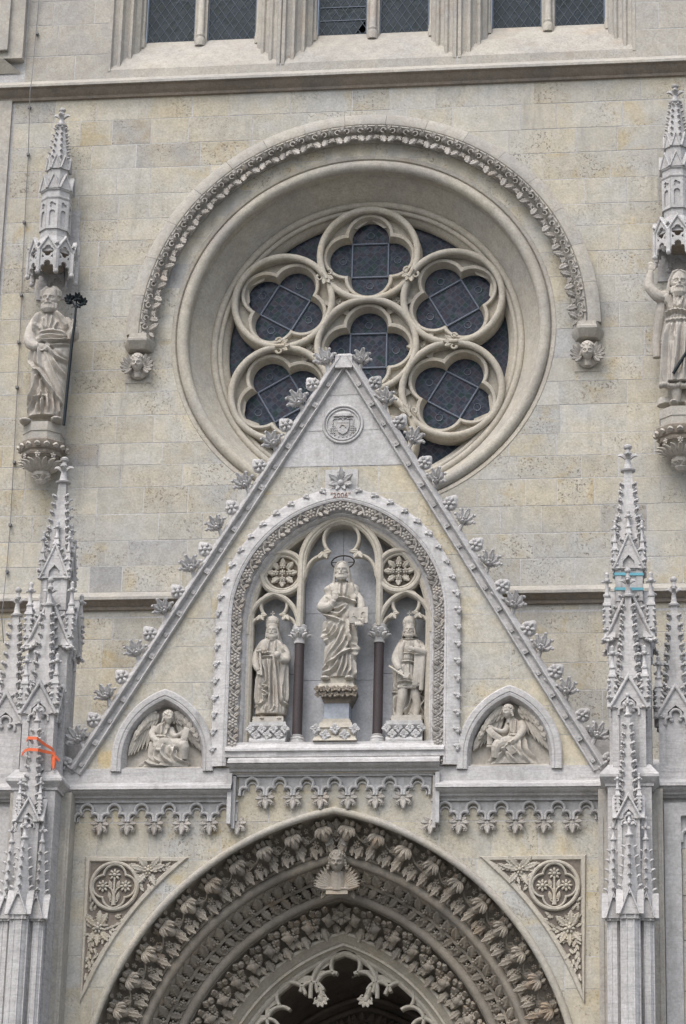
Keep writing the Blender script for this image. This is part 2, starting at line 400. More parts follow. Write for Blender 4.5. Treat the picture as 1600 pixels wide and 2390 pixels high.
lw = thing('stone_wall', 'limestone block wall behind the pointed gable', 'wall', (0, 0, 0))
b_ = MB(); plate(b_, [(-9, 0), (9, 0), (9, 14.3), (-9, 14.3)], [[(-3.2, -1), (3.2, -1), (3.2, 9.7), (-3.2, 9.7)]], .0025, .9); b_.build('mortar_bed', 'mortar', lw, 0)
def hid(a, b, z, zz):
    h = 3.88*(17.91-zz)/6.59-.9
    return (abs(a) < h and abs(b) < h) or b < -6.6 or a > 6.2
masonry(lw, -6.7, 6.3, 11.3, 14.38, 0, 'wall', .46, .6, 1.1, skip=hid, mat2='wall_pitted', seed=5)
# strip of the tower buttress at the left edge, with a blind traceried panel
tb = thing('tower_buttress', 'pale buttress with blind tracery panel at the left edge', 'buttress', (-6.9, 0, 0))
m_ = MB(); pz = 23.35
px_ = [(-9, 0.), (-6.12, 0.), (-6.12, 23.66), (-9, 23.66)]
hx = [(-7.5, 11.5)]+[(-7.5, 22.7)]+[(-6.9+.5*math.cos(t), 22.75+.45*math.sin(t)) for t in np.linspace(PI, 0, 13)]+[(-6.40, 11.5)]
plate(m_, px_, [[(-7.6, 11.5), (-7.6, pz), (-6.32, pz), (-6.32, 11.5)]], -.06, .012); m_.build('buttress_face', 'frame', tb, 0)
m_ = MB(); m_.box(-7.6, -6.32, -.02, .01, 11.5, pz); m_.build('panel_back', 'wall', tb, 0)
m_ = MB(); bar(m_, [(-6.36, 11.5), (-6.36, pz-.04), (-7.6, pz-.04)], .06, -.05, 0)
bar(m_, trefoil(-6.95, 22.35, .58, .85), .09, -.05, 0); m_.build('blind_tracery', 'frame', tb, 30)
# ---- wall above the cornice and its three windows
cw = thing('clerestory_wall', 'pale limestone wall above the upper cornice', 'wall', (0, 0, 23.9))
opening = lambda xc: [(xc-1.47, 24.2), (xc+1.47, 24.2), (xc+1.47, 31), (xc-1.47, 31)]
m_ = MB(); plate(m_, [(-9, 24.1), (9, 24.1), (9, 30.5), (-9, 30.5)], [[(-4.49, 24.2), (4.49, 24.2), (4.49, 31), (-4.49, 31)]], .0025, .3); m_.build('mortar_bed', 'mortar', cw, 0)
masonry(cw, -5.95, -4.49, 24.03, 26.6, 0, 'frame', .55, .55, 1.0, seed=8); masonry(cw, 4.49, 6.6, 24.03, 26.6, 0, 'frame', .55, .55, 1.0, seed=9)
MB().box(-5.95, -4.49, 0, .05, 26.6, 30.5).box(4.49, 9, 0, .05, 26.6, 30.5).build('wall_face', 'frame', cw, 0)
m_ = MB(); m_.box(-9, -5.97, -.16, .02, 24.42, 30.5); m_.add([(-9, -.16, 24.42), (-6.3, -.16, 24.42), (-6.0, -.02, 24.2), (-9, -.02, 24.2)], [(0, 1, 2, 3)]); m_.build('corner_pilaster', 'frame', cw, 0)
MB().box(-9, -6.22, -.24, -.17, 24.55, 30.5).build('pilaster_moulding', 'frame', cw, 0)
win_lab = {-1: 'leaded twin-light window at the upper left, above the cornice', 0: 'middle twin-light window above the cornice with one broken pane corner', 1: 'leaded twin-light window at the upper right, above the cornice'}
for k in (-1, 0, 1):
    xc = 3.0097*k; t = thing('lancet_window', win_lab[k], 'window', (xc, .5, 25.05), 'windows above the cornice')
    # stepped, splayed jambs
    m_ = MB()
    st = [(1.507, .03), (1.49, -.01), (1.47, -.01), (1.44, -.01), (1.42, .06), (1.36, .08), (1.33, .05), (1.29, .05), (1.26, .16), (1.20, .2), (1.17, .17), (1.13, .17), (1.1, .3), (1.03, .36), (1.0, .52), (.975, .60)]
    for s in (-1, 1):
        def zb_(h): return 24.2+(1.47-h)*1.62
        m_.loft([[(xc+s*h, y, max(24.17, zb_(h)-.5) if h < 1.46 else 24.17) for h, y in st], [(xc+s*h, y, 30.5) for h, y in st]], False)
    m_.build('jamb', 'frame', t, 30)
    # sloping sill in two steps
    m_ = MB()
    m_.add([(xc-1.5, -.005, 24.0), (xc+1.5, -.005, 24.0), (xc+1.49, .0, 24.2), (xc-1.49, .0, 24.2), (xc+1.20, .25, 24.63), (xc-1.20, .25, 24.63),
            (xc+1.18, .27, 24.60), (xc-1.18, .27, 24.60), (xc+.97, .62, 25.06), (xc-.97, .62, 25.06)],
           [(0, 1, 2, 3), (3, 2, 4, 5), (5, 4, 6, 7), (7, 6, 8, 9)])
    m_.build('sill', 'frame', t, 0)
    m_ = MB()
    for x in (0, -1.02, 1.02):
        r = .062 if x == 0 else .045
        m_.lathe((xc+x, .50, 25.0), [(r*1.55, -.14), (r*1.5, 0), (r*1.2, .03), (r*1.35, .07), (r, .1), (r, 5.4)], 10)
    m_.box(xc-.109, xc+.109, .53, .72, 24.9, 30.5)
    m_.build('mullion', 'frame', t, 35)
    for s in (-1, 1):
        x0, x1 = sorted((xc+s*.109, xc+s*.965))
        if k == 0 and s == -1:
            pn = MB(); plate(pn, [(x0, 25.0), (x1, 25.0), (x1, 30.4), (x0, 30.4)], [[(x1-.2, 25.06), (x1-.02, 25.06), (x1-.03, 25.25), (x1-.07, 25.31), (x1-.11, 25.19)]], .60, .61)
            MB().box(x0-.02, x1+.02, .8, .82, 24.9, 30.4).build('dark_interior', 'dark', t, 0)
        else: pn = MB().box(x0, x1, .60, .61, 25.0, 30.4)
        pane = pn.build('pane', 'glass', t, 0)
        m_ = MB(); dx, dz = .155, .24
        if k == 0 and s == -1:
            for zz in np.arange(25.3, 27, .26): m_.box(x0, x1, .585, .6, zz, zz+.014)
        n0 = int(1.5/dz)+8
        for i in range(-12, 14):
            for sg in (-1, 1):
                # line x = x0 + i*dx + sg*(z-25)*dx/dz, clipped to the pane
                za, zb2 = 25.03, 26.6
                xa = x0+i*dx; f = lambda z: xa+sg*(z-25)*dx/dz
                lo, hi = za, zb2
                zl = 25+(x0-xa)/(sg*dx/dz); zr = 25+(x1-xa)/(sg*dx/dz); lo = max(lo, min(zl, zr)); hi = min(hi, max(zl, zr))
                if hi-lo > .02: bar(m_, [(f(lo), lo), (f(hi), hi)], .011, .592, .60)
        for x in (x0+.012, x1-.012): m_.box(x-.012, x+.012, .585, .6, 25.03, 30.4)
        m_.build('lead_lattice', 'lead', pane, 0)

# ================================================================== ROSE WINDOW
rw = thing('rose_window', 'large round rose window with seven quatrefoils and dark stained glass', 'window', (0, .5, ZR))
def ring_loft(prof, n=120): return MB().loft([[(x, y, z) for x, z in circle(0, ZR, r, n)] for r, y in prof])
ring_loft([(3.17, .003), (3.155, -.012), (3.10, .0), (3.075, .04), (3.06, .12)]).build('ring_fillet', 'ring', rw, 40)
m_ = MB(); roll(m_, circle(0, ZR, 2.98, 120), .098, .045, True, 10, PI*.85, PI*2.15); m_.build('roll', 'ring', rw, 60)
ring_loft([(3.08, .07), (2.90, .10), (2.89, .22), (2.86, .24), (2.60, .66), (2.58, .68)]).build('splayed_reveal', 'ring', rw, 30)
m_ = MB()
for r, q, y in ((2.56, .06, .66), (2.47, .045, .70)): roll(m_, circle(0, ZR, r, 120), q, y, True, 8, PI*.8, PI*2.2)
m_.loft([[(x, y, z) for x, z in circle(0, ZR, r, 120)] for r, y in ((2.44, .72), (2.34, .80), (2.34, .92))])
m_.build('tracery_ring', 'tracery', rw, 60)
def foil(cx, cz, d, r, rot, n=96, lobes=4):
    out = []
    for i in range(n):
        th = 2*PI*i/n; best = 0
        for k in range(lobes):
            a = th-rot-2*PI*k/lobes; s2 = r*r-(d*math.sin(a))**2
            if math.cos(a) > 0 and s2 > 0: best = max(best, d*math.cos(a)+math.sqrt(s2))
        out.append((cx+best*math.cos(th), cz+best*math.sin(th)))
    return out
R0 = 1.64; cens = [(0, ZR, 0.)]+[(R0*math.cos(math.radians(a)), ZR+R0*math.sin(math.radians(a)), math.radians(a-90)) for a in (90, 30, -30, -90, -150, 150)]
for (cx, cz, rt) in cens:
    m_ = MB()
    roll(m_, circle(cx, cz, .82, 64), .056, .62, True, 8, PI*.85, PI*2.15)
    m_.loft([[(x, y, z) for x, z in circle(cx, cz, r, 64)] for r, y in ((.89, .90), (.875, .70), (.83, .645), (.80, .65), (.775, .70), (.76, .77))])
    # sunk field between the circle and the cusped foil
    N = 96
    L = [[(x, .785, z) for x, z in circle(cx, cz, .775, N)], [(x, .785, z) for x, z in foil(cx, cz, .37, .415, rt, N)],
         [(x, .70, z) for x, z in foil(cx, cz, .37, .41, rt, N)], [(x, .685, z) for x, z in foil(cx, cz, .37, .395, rt, N)], [(x, .695, z) for x, z in foil(cx, cz, .37, .352, rt, N)],
         [(x, .86, z) for x, z in foil(cx, cz, .37, .315, rt, N)], [(x, .93, z) for x, z in foil(cx, cz, .37, .31, rt, N)]]
    m_.loft(L)
    tr = m_.build('quatrefoil_tracery', 'tracery', rw, 35)
    # iron bars of the square frame
    m_ = MB(); c_, s_ = math.cos(rt), math.sin(rt); H = .305
    rotp = lambda x, z: (cx+x*c_-z*s_, cz+x*s_+z*c_)
    for a, b in (((-H, -H), (H, -H)), ((H, -H), (H, H)), ((H, H), (-H, H)), ((-H, H), (-H, -H))): bar(m_, [rotp(*a), rotp(*b)], .035, .865, .89)
    m_.build('iron_frame', 'bar', tr, 0)
    sq = [rotp(*p) for p in ((-H, -H), (H, -H), (H, H), (-H, H))]
    m_ = MB(); plate(m_, sq, [], .895, .905); m_.build('pane', 'glass_rose', tr, 0)
    for k in range(4):
        a = rt+k*PI/2; dx, dz = math.cos(a), math.sin(a)
        lob = [(cx+.40*dx+r*math.cos(a+t)*1., cz+.40*dz+r*math.sin(a+t)) for r in (.33,) for t in np.linspace(-2.2, 2.2, 15)]
        m_ = MB(); plate(m_, lob, [sq], .895, .905); m_.build('pane', 'glass_rose', tr, 0)
        bl = MB(); bl.tube([(cx+.46*dx+.06*math.cos(t), .89, cz+.46*dz+.06*math.sin(t)) for t in np.linspace(0, 2*PI, 13)], .008, 5); bl.build('lead_roundel', 'lead', tr, 40)
for k in range(6):
    a = math.radians(60+60*k); ca, sa = math.cos(a), math.sin(a)
    # outer spandrel pane
    P = [(r*math.cos(a+t), ZR+r*math.sin(a+t)) for r, t in ((1.62, 0), (2.0, -.20), (2.42, -.26), (2.45, 0), (2.42, .26), (2.0, .20))]
    m_ = MB(); plate(m_, P, [], .90, .91); m_.build('spandrel_pane', 'glass_rose', rw, 0)
    # stone fillets that narrow the spandrel towards its ends
    m_ = MB()
    for s in (-1, 1):
        m_.add([(r*math.cos(a+s*t), y, ZR+r*math.sin(a+s*t)) for r, t, y in ((2.28, .31, .80), (2.38, .23, .86), (2.40, .55, .8), (2.2, .42, .78))], [(0, 1, 2, 3)])
    m_.build('spandrel_fillet', 'tracery', rw, 0)
    # carved infill between three circles
    m_ = MB(); ci, si = .947*ca, .947*sa
    tri = [(ci+.30*math.cos(a+q), ZR+si+.30*math.sin(a+q)) for q in (PI, PI/3, -PI/3)]
    plate(m_, tri, [], .72, .9)
    fr = [(ci+.17*math.cos(a+q), ZR+si+.17*math.sin(a+q)) for q in (PI, PI/3, -PI/3)]
    m_.rosette((ci, .715, ZR+si), (0, -1, 0), .06, 3, .4)
    for q in (PI, PI/3, -PI/3): m_.leaf((ci+.04*math.cos(a+q), .71, ZR+si+.04*math.sin(a+q)), (math.cos(a+q), 0, math.sin(a+q)), (0, -1, 0), .10, .05, .1)
    m_.build('carved_infill', 'tracery', rw, 30)
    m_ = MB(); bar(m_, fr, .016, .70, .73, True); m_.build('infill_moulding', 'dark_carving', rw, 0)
    # curled leaf boss where two circles touch
    m_ = MB(); bx, bz = 1.42*ca, ZR+1.42*sa
    up = Vector((-ca, 0, -sa)); sdv = Vector((-sa, 0, ca))
    for s in (-1, 0, 1): m_.leaf((bx-up.x*.02, .575, bz-up.z*.02), up+sdv*(s*.7), (0, -1, 0), .17, .09, .2, tip=.5)
    for s in (-1, 1):
        c0 = Vector((bx, .55, bz))-up*.03+sdv*(s*.09)
        m_.tube([c0+(up*math.cos(t)*-1+sdv*s*math.sin(t))*(.055-.006*t) for t in np.linspace(0, 4.6, 9)], [.026-.002*i for i in range(9)], 6)
    m_.tube([Vector((bx, .56, bz))+up*.05, Vector((bx, .55, bz))-up*.10], [.04, .03], 7)
    m_.build('leaf_boss', 'tracery', rw, 50)

# ================================================================== HOOD MOULD OVER THE ROSE
hm = thing('hood_mould', 'white round arch with carved leaf band above the rose window', 'arch', (0, 0, 23))
half = lambda r, n=60: [(r*math.cos(PI-PI*i/n), ZR-.04+r*math.sin(PI-PI*i/n)) for i in range(n+1)]
NV = 17
for i in range(NV):   # voussoirs with open joints
    a0, a1 = PI-PI*i/NV-.0007, PI-PI*(i+1)/NV+.0007
    cs = [[(r*math.cos(t), y, ZR-.04+r*math.sin(t)) for r, y in ((3.43, .03), (3.43, -.03), (3.50, -.05), (3.58, -.10), (3.61, -.20), (3.635, -.225), (3.655, -.22), (3.66, -.185), (3.68, -.21), (3.72, -.215), (3.84, -.18), (3.885, -.15), (3.895, .03))] for t in np.linspace(a0, a1, 5)]
    MB().loft([list(r) for r in cs], True, True).build('voussoir', 'frame', hm, 30)
lf = MB()
lf.leaf((0, -.16, -.02), (.35, 0, -1), (0, -1, .25), .20, .15, .28, serr=.35, seg=8, tip=.7)
lf.leaf((.05, -.20, .06), (.9, 0, .5), (0, -1, .2), .14, .11, .3, serr=.3, seg=6, tip=.9)
lf.leaf((-.05, -.18, .05), (-.6, 0, .55), (0, -1, .2), .13, .10, .35, tip=.9)
lf.leaf((-.06, -.15, -.02), (-.8, 0, -.8), (0, -1, .2), .14, .09, .2, serr=.3, seg=6)
lf.tube([(.02+.045*math.cos(t), -.23, .045+.045*math.sin(t)) for t in np.linspace(0, 5, 9)], [.022-.0015*i for i in range(9)], 6)
lfm = lf.mesh('carved_leaf', 50)
for i in range(58):
    t = PI*(i+.5)/58; r = 3.525
    place(lfm, 'carved_leaf', 'carved', hm, (r*math.cos(t), 0, ZR-.04+r*math.sin(t)), (0, PI/2-t, 0), (.92, .95, .80+.1*random.random()) if i % 2 else (-.88, .95, .78+.1*random.random()))
# ================================================================== PORTAL BLOCK, GABLE
YP, YG = -1.92, -2.02
pb = thing('portal_block', 'projecting limestone portal front below the gable with stone ledges', 'wall', (0, -1, 0))
PE, PZ = .835, 6.436
hole = arch(PE, PZ, 4.46, -1, 30)
m_ = MB(); plate(m_, [(-5.9, 0), (5.9, 0), (5.9, 11.34), (-5.9, 11.34)], [hole], YP+.0025, YP+.3); m_.build('mortar_bed', 'mortar', pb, 0)
masonry(pb, -3.9, 3.9, 6.6, 10.62, YP, 'gable', .5, .6, 1.1, [hole], seed=12)
masonry(pb, -3.9, 3.9, 10.62, 11.33, YP, 'gable', .5, .6, 1.1, [hole], seed=13)
for s in (-1, 1): MB().box(min(s*3.9, s*5.9), max(s*3.9, s*5.9), YP, YP+.01, 0, 6.4).build('plain_flank', 'gable', pb, 0)
m_ = MB().add([(-5.9, YP+.05, 11.34), (5.9, YP+.05, 11.34), (5.9, 0, 12.0), (-5.9, 0, 12.0)], [(0, 1, 2, 3)]); m_.build('sloping_roof', 'marble', pb, 0)
for s in (-1, 1): MB().add([(s*5.9, y, z) for y, z in ((YP+.05, 0), (0, 0), (0, 12), (YP+.05, 11.34))], [(0, 1, 2, 3)]).build('block_side', 'gable', pb, 0)
LED = [(YG+.02, .36), (YG-.015, .35), (YG-.03, .13), (-2.19, .05), (-2.20, .0), (-2.175, -.012), (-2.15, -.035), (-2.11, -.055), (-2.07, -.065), (-2.055, -.095), (-2.0, -.105), (-1.985, -.13), (YP+.01, -.135)]
TOP = LED[:5]+[(-2.17, -.003), (YG+.02, -.003)]; SOF = [(YP+.01, -.004), (-2.17, -.004)]+LED[5:]
for x0, x1, zz, yy in ((-5.9, -1.50, 11.06, 0.), (1.50, 5.9, 11.06, 0.), (-1.56, 1.56, 11.44, -.012)):
    lo_ = MB().extx([(y+yy, zz+z) for y, z in TOP], x0, x1).build('ledge', 'marble', pb, 20)
    MB().extx([(y+yy, zz+z) for y, z in SOF], x0+.01, x1-.01).build('ledge_moulding', 'marble_smooth', lo_, 20)
for s in (-1, 1):   # upright returns of the raised ledge and its inner frame
    m_ = MB(); m_.box(min(s*1.50, s*1.56), max(s*1.50, s*1.56), -2.14, YP+.005, 10.55, 11.30)
    m_.box(min(s*1.455, s*1.50), max(s*1.455, s*1.50), -2.05, YP+.005, 10.50, 11.28)
    m_.build('ledge_return', 'marble_smooth', pb, 0)
# blind arcades with leaf pendants
pend = MB()
pend.leaf((0, -.05, .08), (0, -.1, -1), (0, -1, 0), .24, .11, .18, tip=.2)
for s in (-1, 1):
    pend.leaf((s*.02, -.05, .09), (s*.9, -.1, -.25), (0, -1, .1), .16, .10, .3, serr=.25, seg=6, tip=.6)
    pend.leaf((s*.02, -.05, .06), (s*.75, -.1, -.75), (0, -1, .1), .15, .08, .25, serr=.25, seg=6)
    pend.leaf((s*.02, -.05, .10), (s*.8, -.1, .35), (0, -1, .3), .12, .08, .3, tip=.6)
    pend.rosette((s*.105, -.08, -.055), (0, -1, 0), .042, 5, .45)
pend.ell((0, -.085, -.125), (.035, .03, .045), 8, 6); pend.ell((0, -.04, .05), (.055, .05, .08), 8, 6)
pendm = pend.mesh('leaf_pendant', 50)
def arcade(lab, xs, zt, x0, x1, pends, sp=.41):
    t = thing('blind_arcade', lab, 'frieze', ((x0+x1)/2, YP, zt), 'carved friezes under the ledges')
    zb = zt-.255
    for x in xs:
        m_ = MB(); hw = sp/2
        T = trefoil(x, zb, hw-.022, .235)
        op = [(x-hw+.022, zb-.05)]+T+[(x+hw-.022, zb-.05)]
        plate(m_, [(x-hw, zb-.02), (x+hw, zb-.02), (x+hw, zt), (x-hw, zt)], [op], YP-.022, YP+.005)
        bar(m_, trefoil(x, zb-.03, hw-.02, .265), .042, YP-.085, YP-.0)
        bar(m_, trefoil(x, zb-.02, hw-.068, .19), .024, YP-.035, YP+.004)
        m_.build('trefoil_arch', 'marble_smooth', t, 30)
    m_ = MB(); m_.box(x0, x1, YP-.07, YP+.004, zt+.002, zt+.03); m_.build('moulding', 'marble_smooth', t, 0)
    for x in pends: place(pendm, 'leaf_pendant', 'carved', t, (x, YP, zb-.115), (0, random.uniform(-.08, .08), 0), (.84+.06*random.random(), .8, .74+.06*random.random()))
sides = [1.63+.41*i for i in range(6)]
arcade('row of six carved trefoil arches with leaf pendants under the left ledge', [-x for x in sides], 10.905, -3.9, -1.425, [-(1.426+.41*i) for i in range(6)])
arcade('row of six carved trefoil arches with leaf pendants under the right ledge', sides, 10.905, 1.425, 3.9, [1.426+.41*i for i in range(6)])
arcade('row of seven carved trefoil arches with leaf pendants under the raised middle ledge', [.407*i for i in range(-3, 4)], 11.285, -1.455, 1.455, [s*(.203+.407*i) for s in (-1, 1) for i in range(3)], .407)

# ---- gable
gb = thing('portal_gable', 'steep stone gable with leaf and flower crockets over the portal', 'gable', (0, YG, 11.3))
GA, GH, GB = 17.86, 3.88, 11.32
dl = Vector((GH, GA-GB)).normalized(); nx, nz = dl.y, dl.x      # outward normal of the right rake (nx,nz)
NE, NZ = .25, 13.70
nich = arch(NE, NZ, 1.60+NE, 11.45, 20)
angn = {s: arch(.36, 11.55, .76+.36-.10, 11.30, 14, s*2.57) for s in (-1, 1)}
halfs = [(s*nx, nz, nx*0+nz*GA-.02) for s in (-1, 1)]
outer = [(-GH, GB), (GH, GB), (0, GA)]
m_ = MB(); plate(m_, outer, [nich, angn[-1], angn[1]], YG+.0025, YG+.42); m_.build('mortar_bed', 'mortar', gb, 0)
masonry(gb, -GH, GH, 11.32, 16.12, YG, 'gable', .5, .6, 1.2, [nich, angn[-1], angn[1]], halfs, seed=22, dep=.05)
masonry(gb, -1.2, 1.2, 16.12, 17.86, YG-.004, 'marble_smooth', .6, .7, 1.4, [], halfs, seed=23, dep=.05)
for s in (-1, 1):
    m_ = MB(); A, B = (0, GA), (s*(GH-.02), GB+.03)
    sg = s
    prof = [(-.085, YG+.01), (-.085, -2.07), (-.07, -2.10), (-.05, -2.09), (-.04, -2.055), (.03, -2.055), (.042, -2.12), (.055, -2.15), (.075, -2.15), (.085, -2.11), (.11, -2.09), (.15, -2.04), (.15, YG+.42), (-.05, YG+.42)]
    m_.sweep([A, B], [(sg*n, y) for n, y in prof])
    m_.build('raking_moulding', 'marble', gb, 30)
m_ = MB(); m_.box(-.13, .13, -2.14, YG+.42, GA-.16, GA+.05); m_.add([(-.13, -2.14, GA+.05), (.13, -2.14, GA+.05), (.13, -1.62, GA+.05), (-.13, -1.62, GA+.05), (-.09, -2.06, GA+.10), (.09, -2.06, GA+.10), (.09, -1.7, GA+.10), (-.09, -1.7, GA+.10)], [(0, 1, 5, 4), (1, 2, 6, 5), (2, 3, 7, 6), (3, 0, 4, 7), (4, 5, 6, 7)])
m_.build('apex_block', 'marble', gb, 0)
sp = MB(); sp.tube([(0, -.02, -.16), (.0, -.03, 0), (0, -.05, .1)], [.055, .035, .03], 7)
for a, L in ((-80, .17), (-42, .21), (-6, .24), (32, .21), (72, .18)):
    r = math.radians(a); sp.ell((.03*math.sin(r)+L*1.0*math.sin(r), -.125, .05+L*1.0*math.cos(r)), (.034, .034, .03), 7, 5); sp.leaf((.02*math.sin(r), -.04, .05), (math.sin(r), -.25, math.cos(r)), (0, -1, .35), L*1.15, .15, .26, serr=.28, seg=8, tip=.55)
[sp.leaf((0, -.06, .02), (x_, -.7, z_), (0, -1, .3), .14, .085, .35, serr=.3, seg=6, tip=.5) for x_, z_ in ((.3, .75), (-.3, .7), (.75, .25), (-.75, .3), (0, .25))]
spm = sp.mesh('leaf_crocket', 50)
fl = MB(); fl.tube([(0, 0, -.2), (0, -.02, -.05)], [.05, .035], 7)
sh = [(.125*math.sin(t)*(1-.25*max(0, math.cos(t))**3), .115*math.cos(t)+.05*max(0, math.cos(t))**4) for t in np.linspace(0, 2*PI, 21)[:-1]]
fl.loft([[(x*.6, .05, z*.6) for x, z in sh], [(x, 0, z) for x, z in sh], [(x*.75, -.04, z*.75) for x, z in sh]], True, True); fl.rosette((0, -.05, -.005), (0, -1, 0), .112, 6, .30, curl=.42, wide=.82)
flm = fl.mesh('flower_crocket', 50)
die = MB(); die.box(-.05, .05, -.05, .05, -.05, .05); die.rosette((0, -.05, 0), (0, -1, 0), .035, 5, .4); diem = die.mesh('rosette_block', 40)
for s in (-1, 1):
    ang = math.atan2(s*dl.x, -dl.y)
    for k in range(20):
        d = .20+.386*k; px, pz = s*dl.x*d, GA-dl.y*d
        if k % 2 == 0: place(spm, 'leaf_crocket', 'marble', gb, (px+s*nx*.20, -2.02, pz+nz*.20), (random.uniform(-.12, .12), s*.45+random.uniform(-.15, .15), random.uniform(-.25, .25)), (.80+.12*random.random(), .9, .74+.14*random.random()))
        else: place(flm, 'flower_crocket', 'marble', gb, (px+s*nx*.21, -2.04, pz+nz*.21), (random.uniform(-.1, .1), s*.75+random.uniform(-.15, .15), random.uniform(-.2, .2)), .90+.1*random.random())
        d += .28
        if k < 19: place(diem, 'rosette_block', 'marble', gb, (s*dl.x*d-s*nx*.01, -2.06, GA-dl.y*d-nz*.01), (0, s*math.atan2(nx, nz)-s*PI/2 if 0 else math.atan2(s*dl.x, dl.y)*-1, 0), .8 if k % 2 else .6)
for s in (-1, 1):
    m_ = MB(); x0, x1 = sorted((s*3.55, s*4.06)); m_.box(x0, x1, -1.80, -1.70, 11.3, 11.96); m_.box(x0, x1, -1.85, -1.66, 11.96, 12.02); m_.build('upstand', 'marble_smooth', gb, 0)
# medallion with a bishop's hat and shield
md = MB(); MZ = 16.80
for r, q in ((.30, .022), (.255, .014)): roll(md, circle(0, MZ, r, 40), q, YG-.012, True, 6, PI*.8, PI*2.2)
mdo = md.build('medallion', 'marble_smooth', gb, 50)
m_ = MB(); y = YG-.025
shp = [(-.10, .06), (.10, .06), (.10, -.06), (.07, -.13), (0, -.17), (-.07, -.13), (-.10, -.06)]
m_.loft([[(x, YG, MZ+z) for x, z in shp], [(x*.95, y-.01, MZ+z) for x, z in shp]], True, True); m_.build('shield', 'marble_smooth', mdo, 0)
m_ = MB(); roll(m_, arc(0, MZ-.06, .042, 0, 180), .012, y-.012); m_.box(-.1, .1, y-.014, y, MZ+.015, MZ+.022); m_.build('shield_device', 'carved', mdo, 40)
m_ = MB(); m_.ell((0, YG-.015, MZ+.165), (.13, .025, .045), 14, 7); m_.ell((0, YG-.02, MZ+.135), (.17, .03, .016), 14, 5); m_.build('bishop_hat', 'marble_smooth', mdo, 50)
m_ = MB(); m_.box(-.008, .008, y-.01, YG, MZ+.05, MZ+.13); m_.box(-.035, .035, y-.01, YG, MZ+.092, MZ+.104); m_.build('small_cross', 'marble_smooth', mdo, 0)
for s in (-1, 1):
    m_ = MB(); m_.tube([(s*x, YG-.015, MZ+z) for x, z in ((.03, .12), (.08, .085), (.13, .10), (.165, .07), (.155, .02))], .010, 6)
    for i in range(5):
        for j in range(-(i > 0), 1+(i > 1)): m_.ell((s*(.16+j*.028), YG-.015, MZ+.01-i*.036), (.011, .014, .017), 6, 5)
    m_.build('tassels', 'marble_smooth', mdo, 50)
m_ = MB()
for i in range(9):
    t = math.radians(200+17.5*i); m_.ell((.205*math.cos(t), YG-.01, MZ+.205*math.sin(t)), (.014, .012, .012), 6, 5)
m_.build('motto_band', 'marble_smooth', mdo, 50)
# leaf boss above the niche arch on its white block
m_ = MB(); m_.box(-.25, .25, YG-.015, YG, 15.66, 16.06); m_.build('boss_block', 'marble_smooth', gb, 0)
m_ = MB()
for a, L, wd in ((0, .22, .15), (58, .21, .13), (-58, .21, .13), (105, .18, .11), (-105, .18, .11), (150, .13, .09), (-150, .13, .09)):
    r = math.radians(a); m_.leaf((.02*math.sin(r), YG-.05, 15.83+.02*math.cos(r)), (math.sin(r), -.15, math.cos(r)), (0, -1, 0), L, wd, .3, serr=.35, seg=8, tip=.5)
m_.ell((0, YG-.09, 15.82), (.05, .05, .05), 8, 6); m_.build('leaf_boss', 'marble_smooth', gb, 50)

# ---- statue niche: arch frame, leaf band, tracery, marble back
sn = thing('statue_niche', 'pointed arched niche with cream tracery and grey marble back behind three statues', 'niche', (0, YG, 11.4))
ZF = 11.80
NVS = 11
for i in range(-1, 1):
    pass
m_ = MB()
arch_loft(m_, NE, NZ, 11.42, [(1.84+NE, YG+.01), (1.84+NE, YG-.05), (1.80+NE, YG-.075), (1.66+NE, YG-.095), (1.645+NE, YG-.085), (1.635+NE, YG-.095), (1.605+NE, YG-.085), (1.60+NE, YG-.05), (1.455+NE, YG+.05), (1.45+NE, YG+.03), (1.43+NE, YG+.02), (1.41+NE, YG+.04), (1.39+NE, YG+.10), (1.36+NE, YG+.11)])
m_.build('arch_frame', 'marble', sn, 30)
m_ = MB(); arch_loft(m_, NE, NZ, 11.42, [(1.37+NE, YG+.105), (1.33+NE, YG+.10), (1.31+NE, YG+.16), (1.30+NE, YG+.75)]); m_.build('reveal', 'tracery', sn, 30)
bd = MB(); bd.rosette((0, -.05, .0), (0, -1, 0), .062, 6, .3)
bdm = bd.mesh('band_flower', 50)
tw = MB(); tw.tube([(-.05, -.03, -.09), (.03, -.035, -.03), (.05, -.035, .03), (-.03, -.03, .10)], .014, 6)
for s, z in ((-1, -.05), (1, -.01), (-1, .03), (1, .075)): tw.leaf((s*.01, -.03, z), (s*.8, 0, .55), (0, -1, 0), .085, .05, .3, tip=.6)
for s, z in ((1, -.08), (-1, .085)): tw.ell((s*.045, -.04, z), (.018, .018, .018), 6, 5)
twm = tw.mesh('band_leaves', 50)
ol = MB(); [ol.leaf((.0, -.05, .03), (x_, -.5, z_), (0, -.6, 1), .085, .07, .3, tip=-.3) for x_, z_ in ((.9, .1), (.5, .6), (-.4, .5), (.3, -.5))]; ol.tube([(-.01, -.01, -.09), (.01, -.04, 0)], [.02, .035], 6)
ol.ell((.02, -.055, .025), (.055, .05, .042), 8, 6); olm = ol.mesh('edge_leaf', 50)
def arch_pts(R, zb, step, off=0.):
    """equidistant points with direction along the right half of the arch, from foot to apex"""
    P = arch(NE, NZ, R, zb, 60); P = P[len(P)//2:]; P = list(reversed(P)); P = [Vector(p) for p in P]
    cum = [0]
    for i in range(1, len(P)): cum.append(cum[-1]+(P[i]-P[i-1]).length)
    n = int((cum[-1]-off)/step); out = []
    for k in range(n+1):
        d = off+k*step; i = max(j for j in range(len(cum)) if cum[j] <= d+1e-9); i = min(i, len(P)-2)
        t = (d-cum[i])/(cum[i+1]-cum[i]); out.append((P[i].lerp(P[i+1], t), (P[i+1]-P[i]).normalized()))
    return out
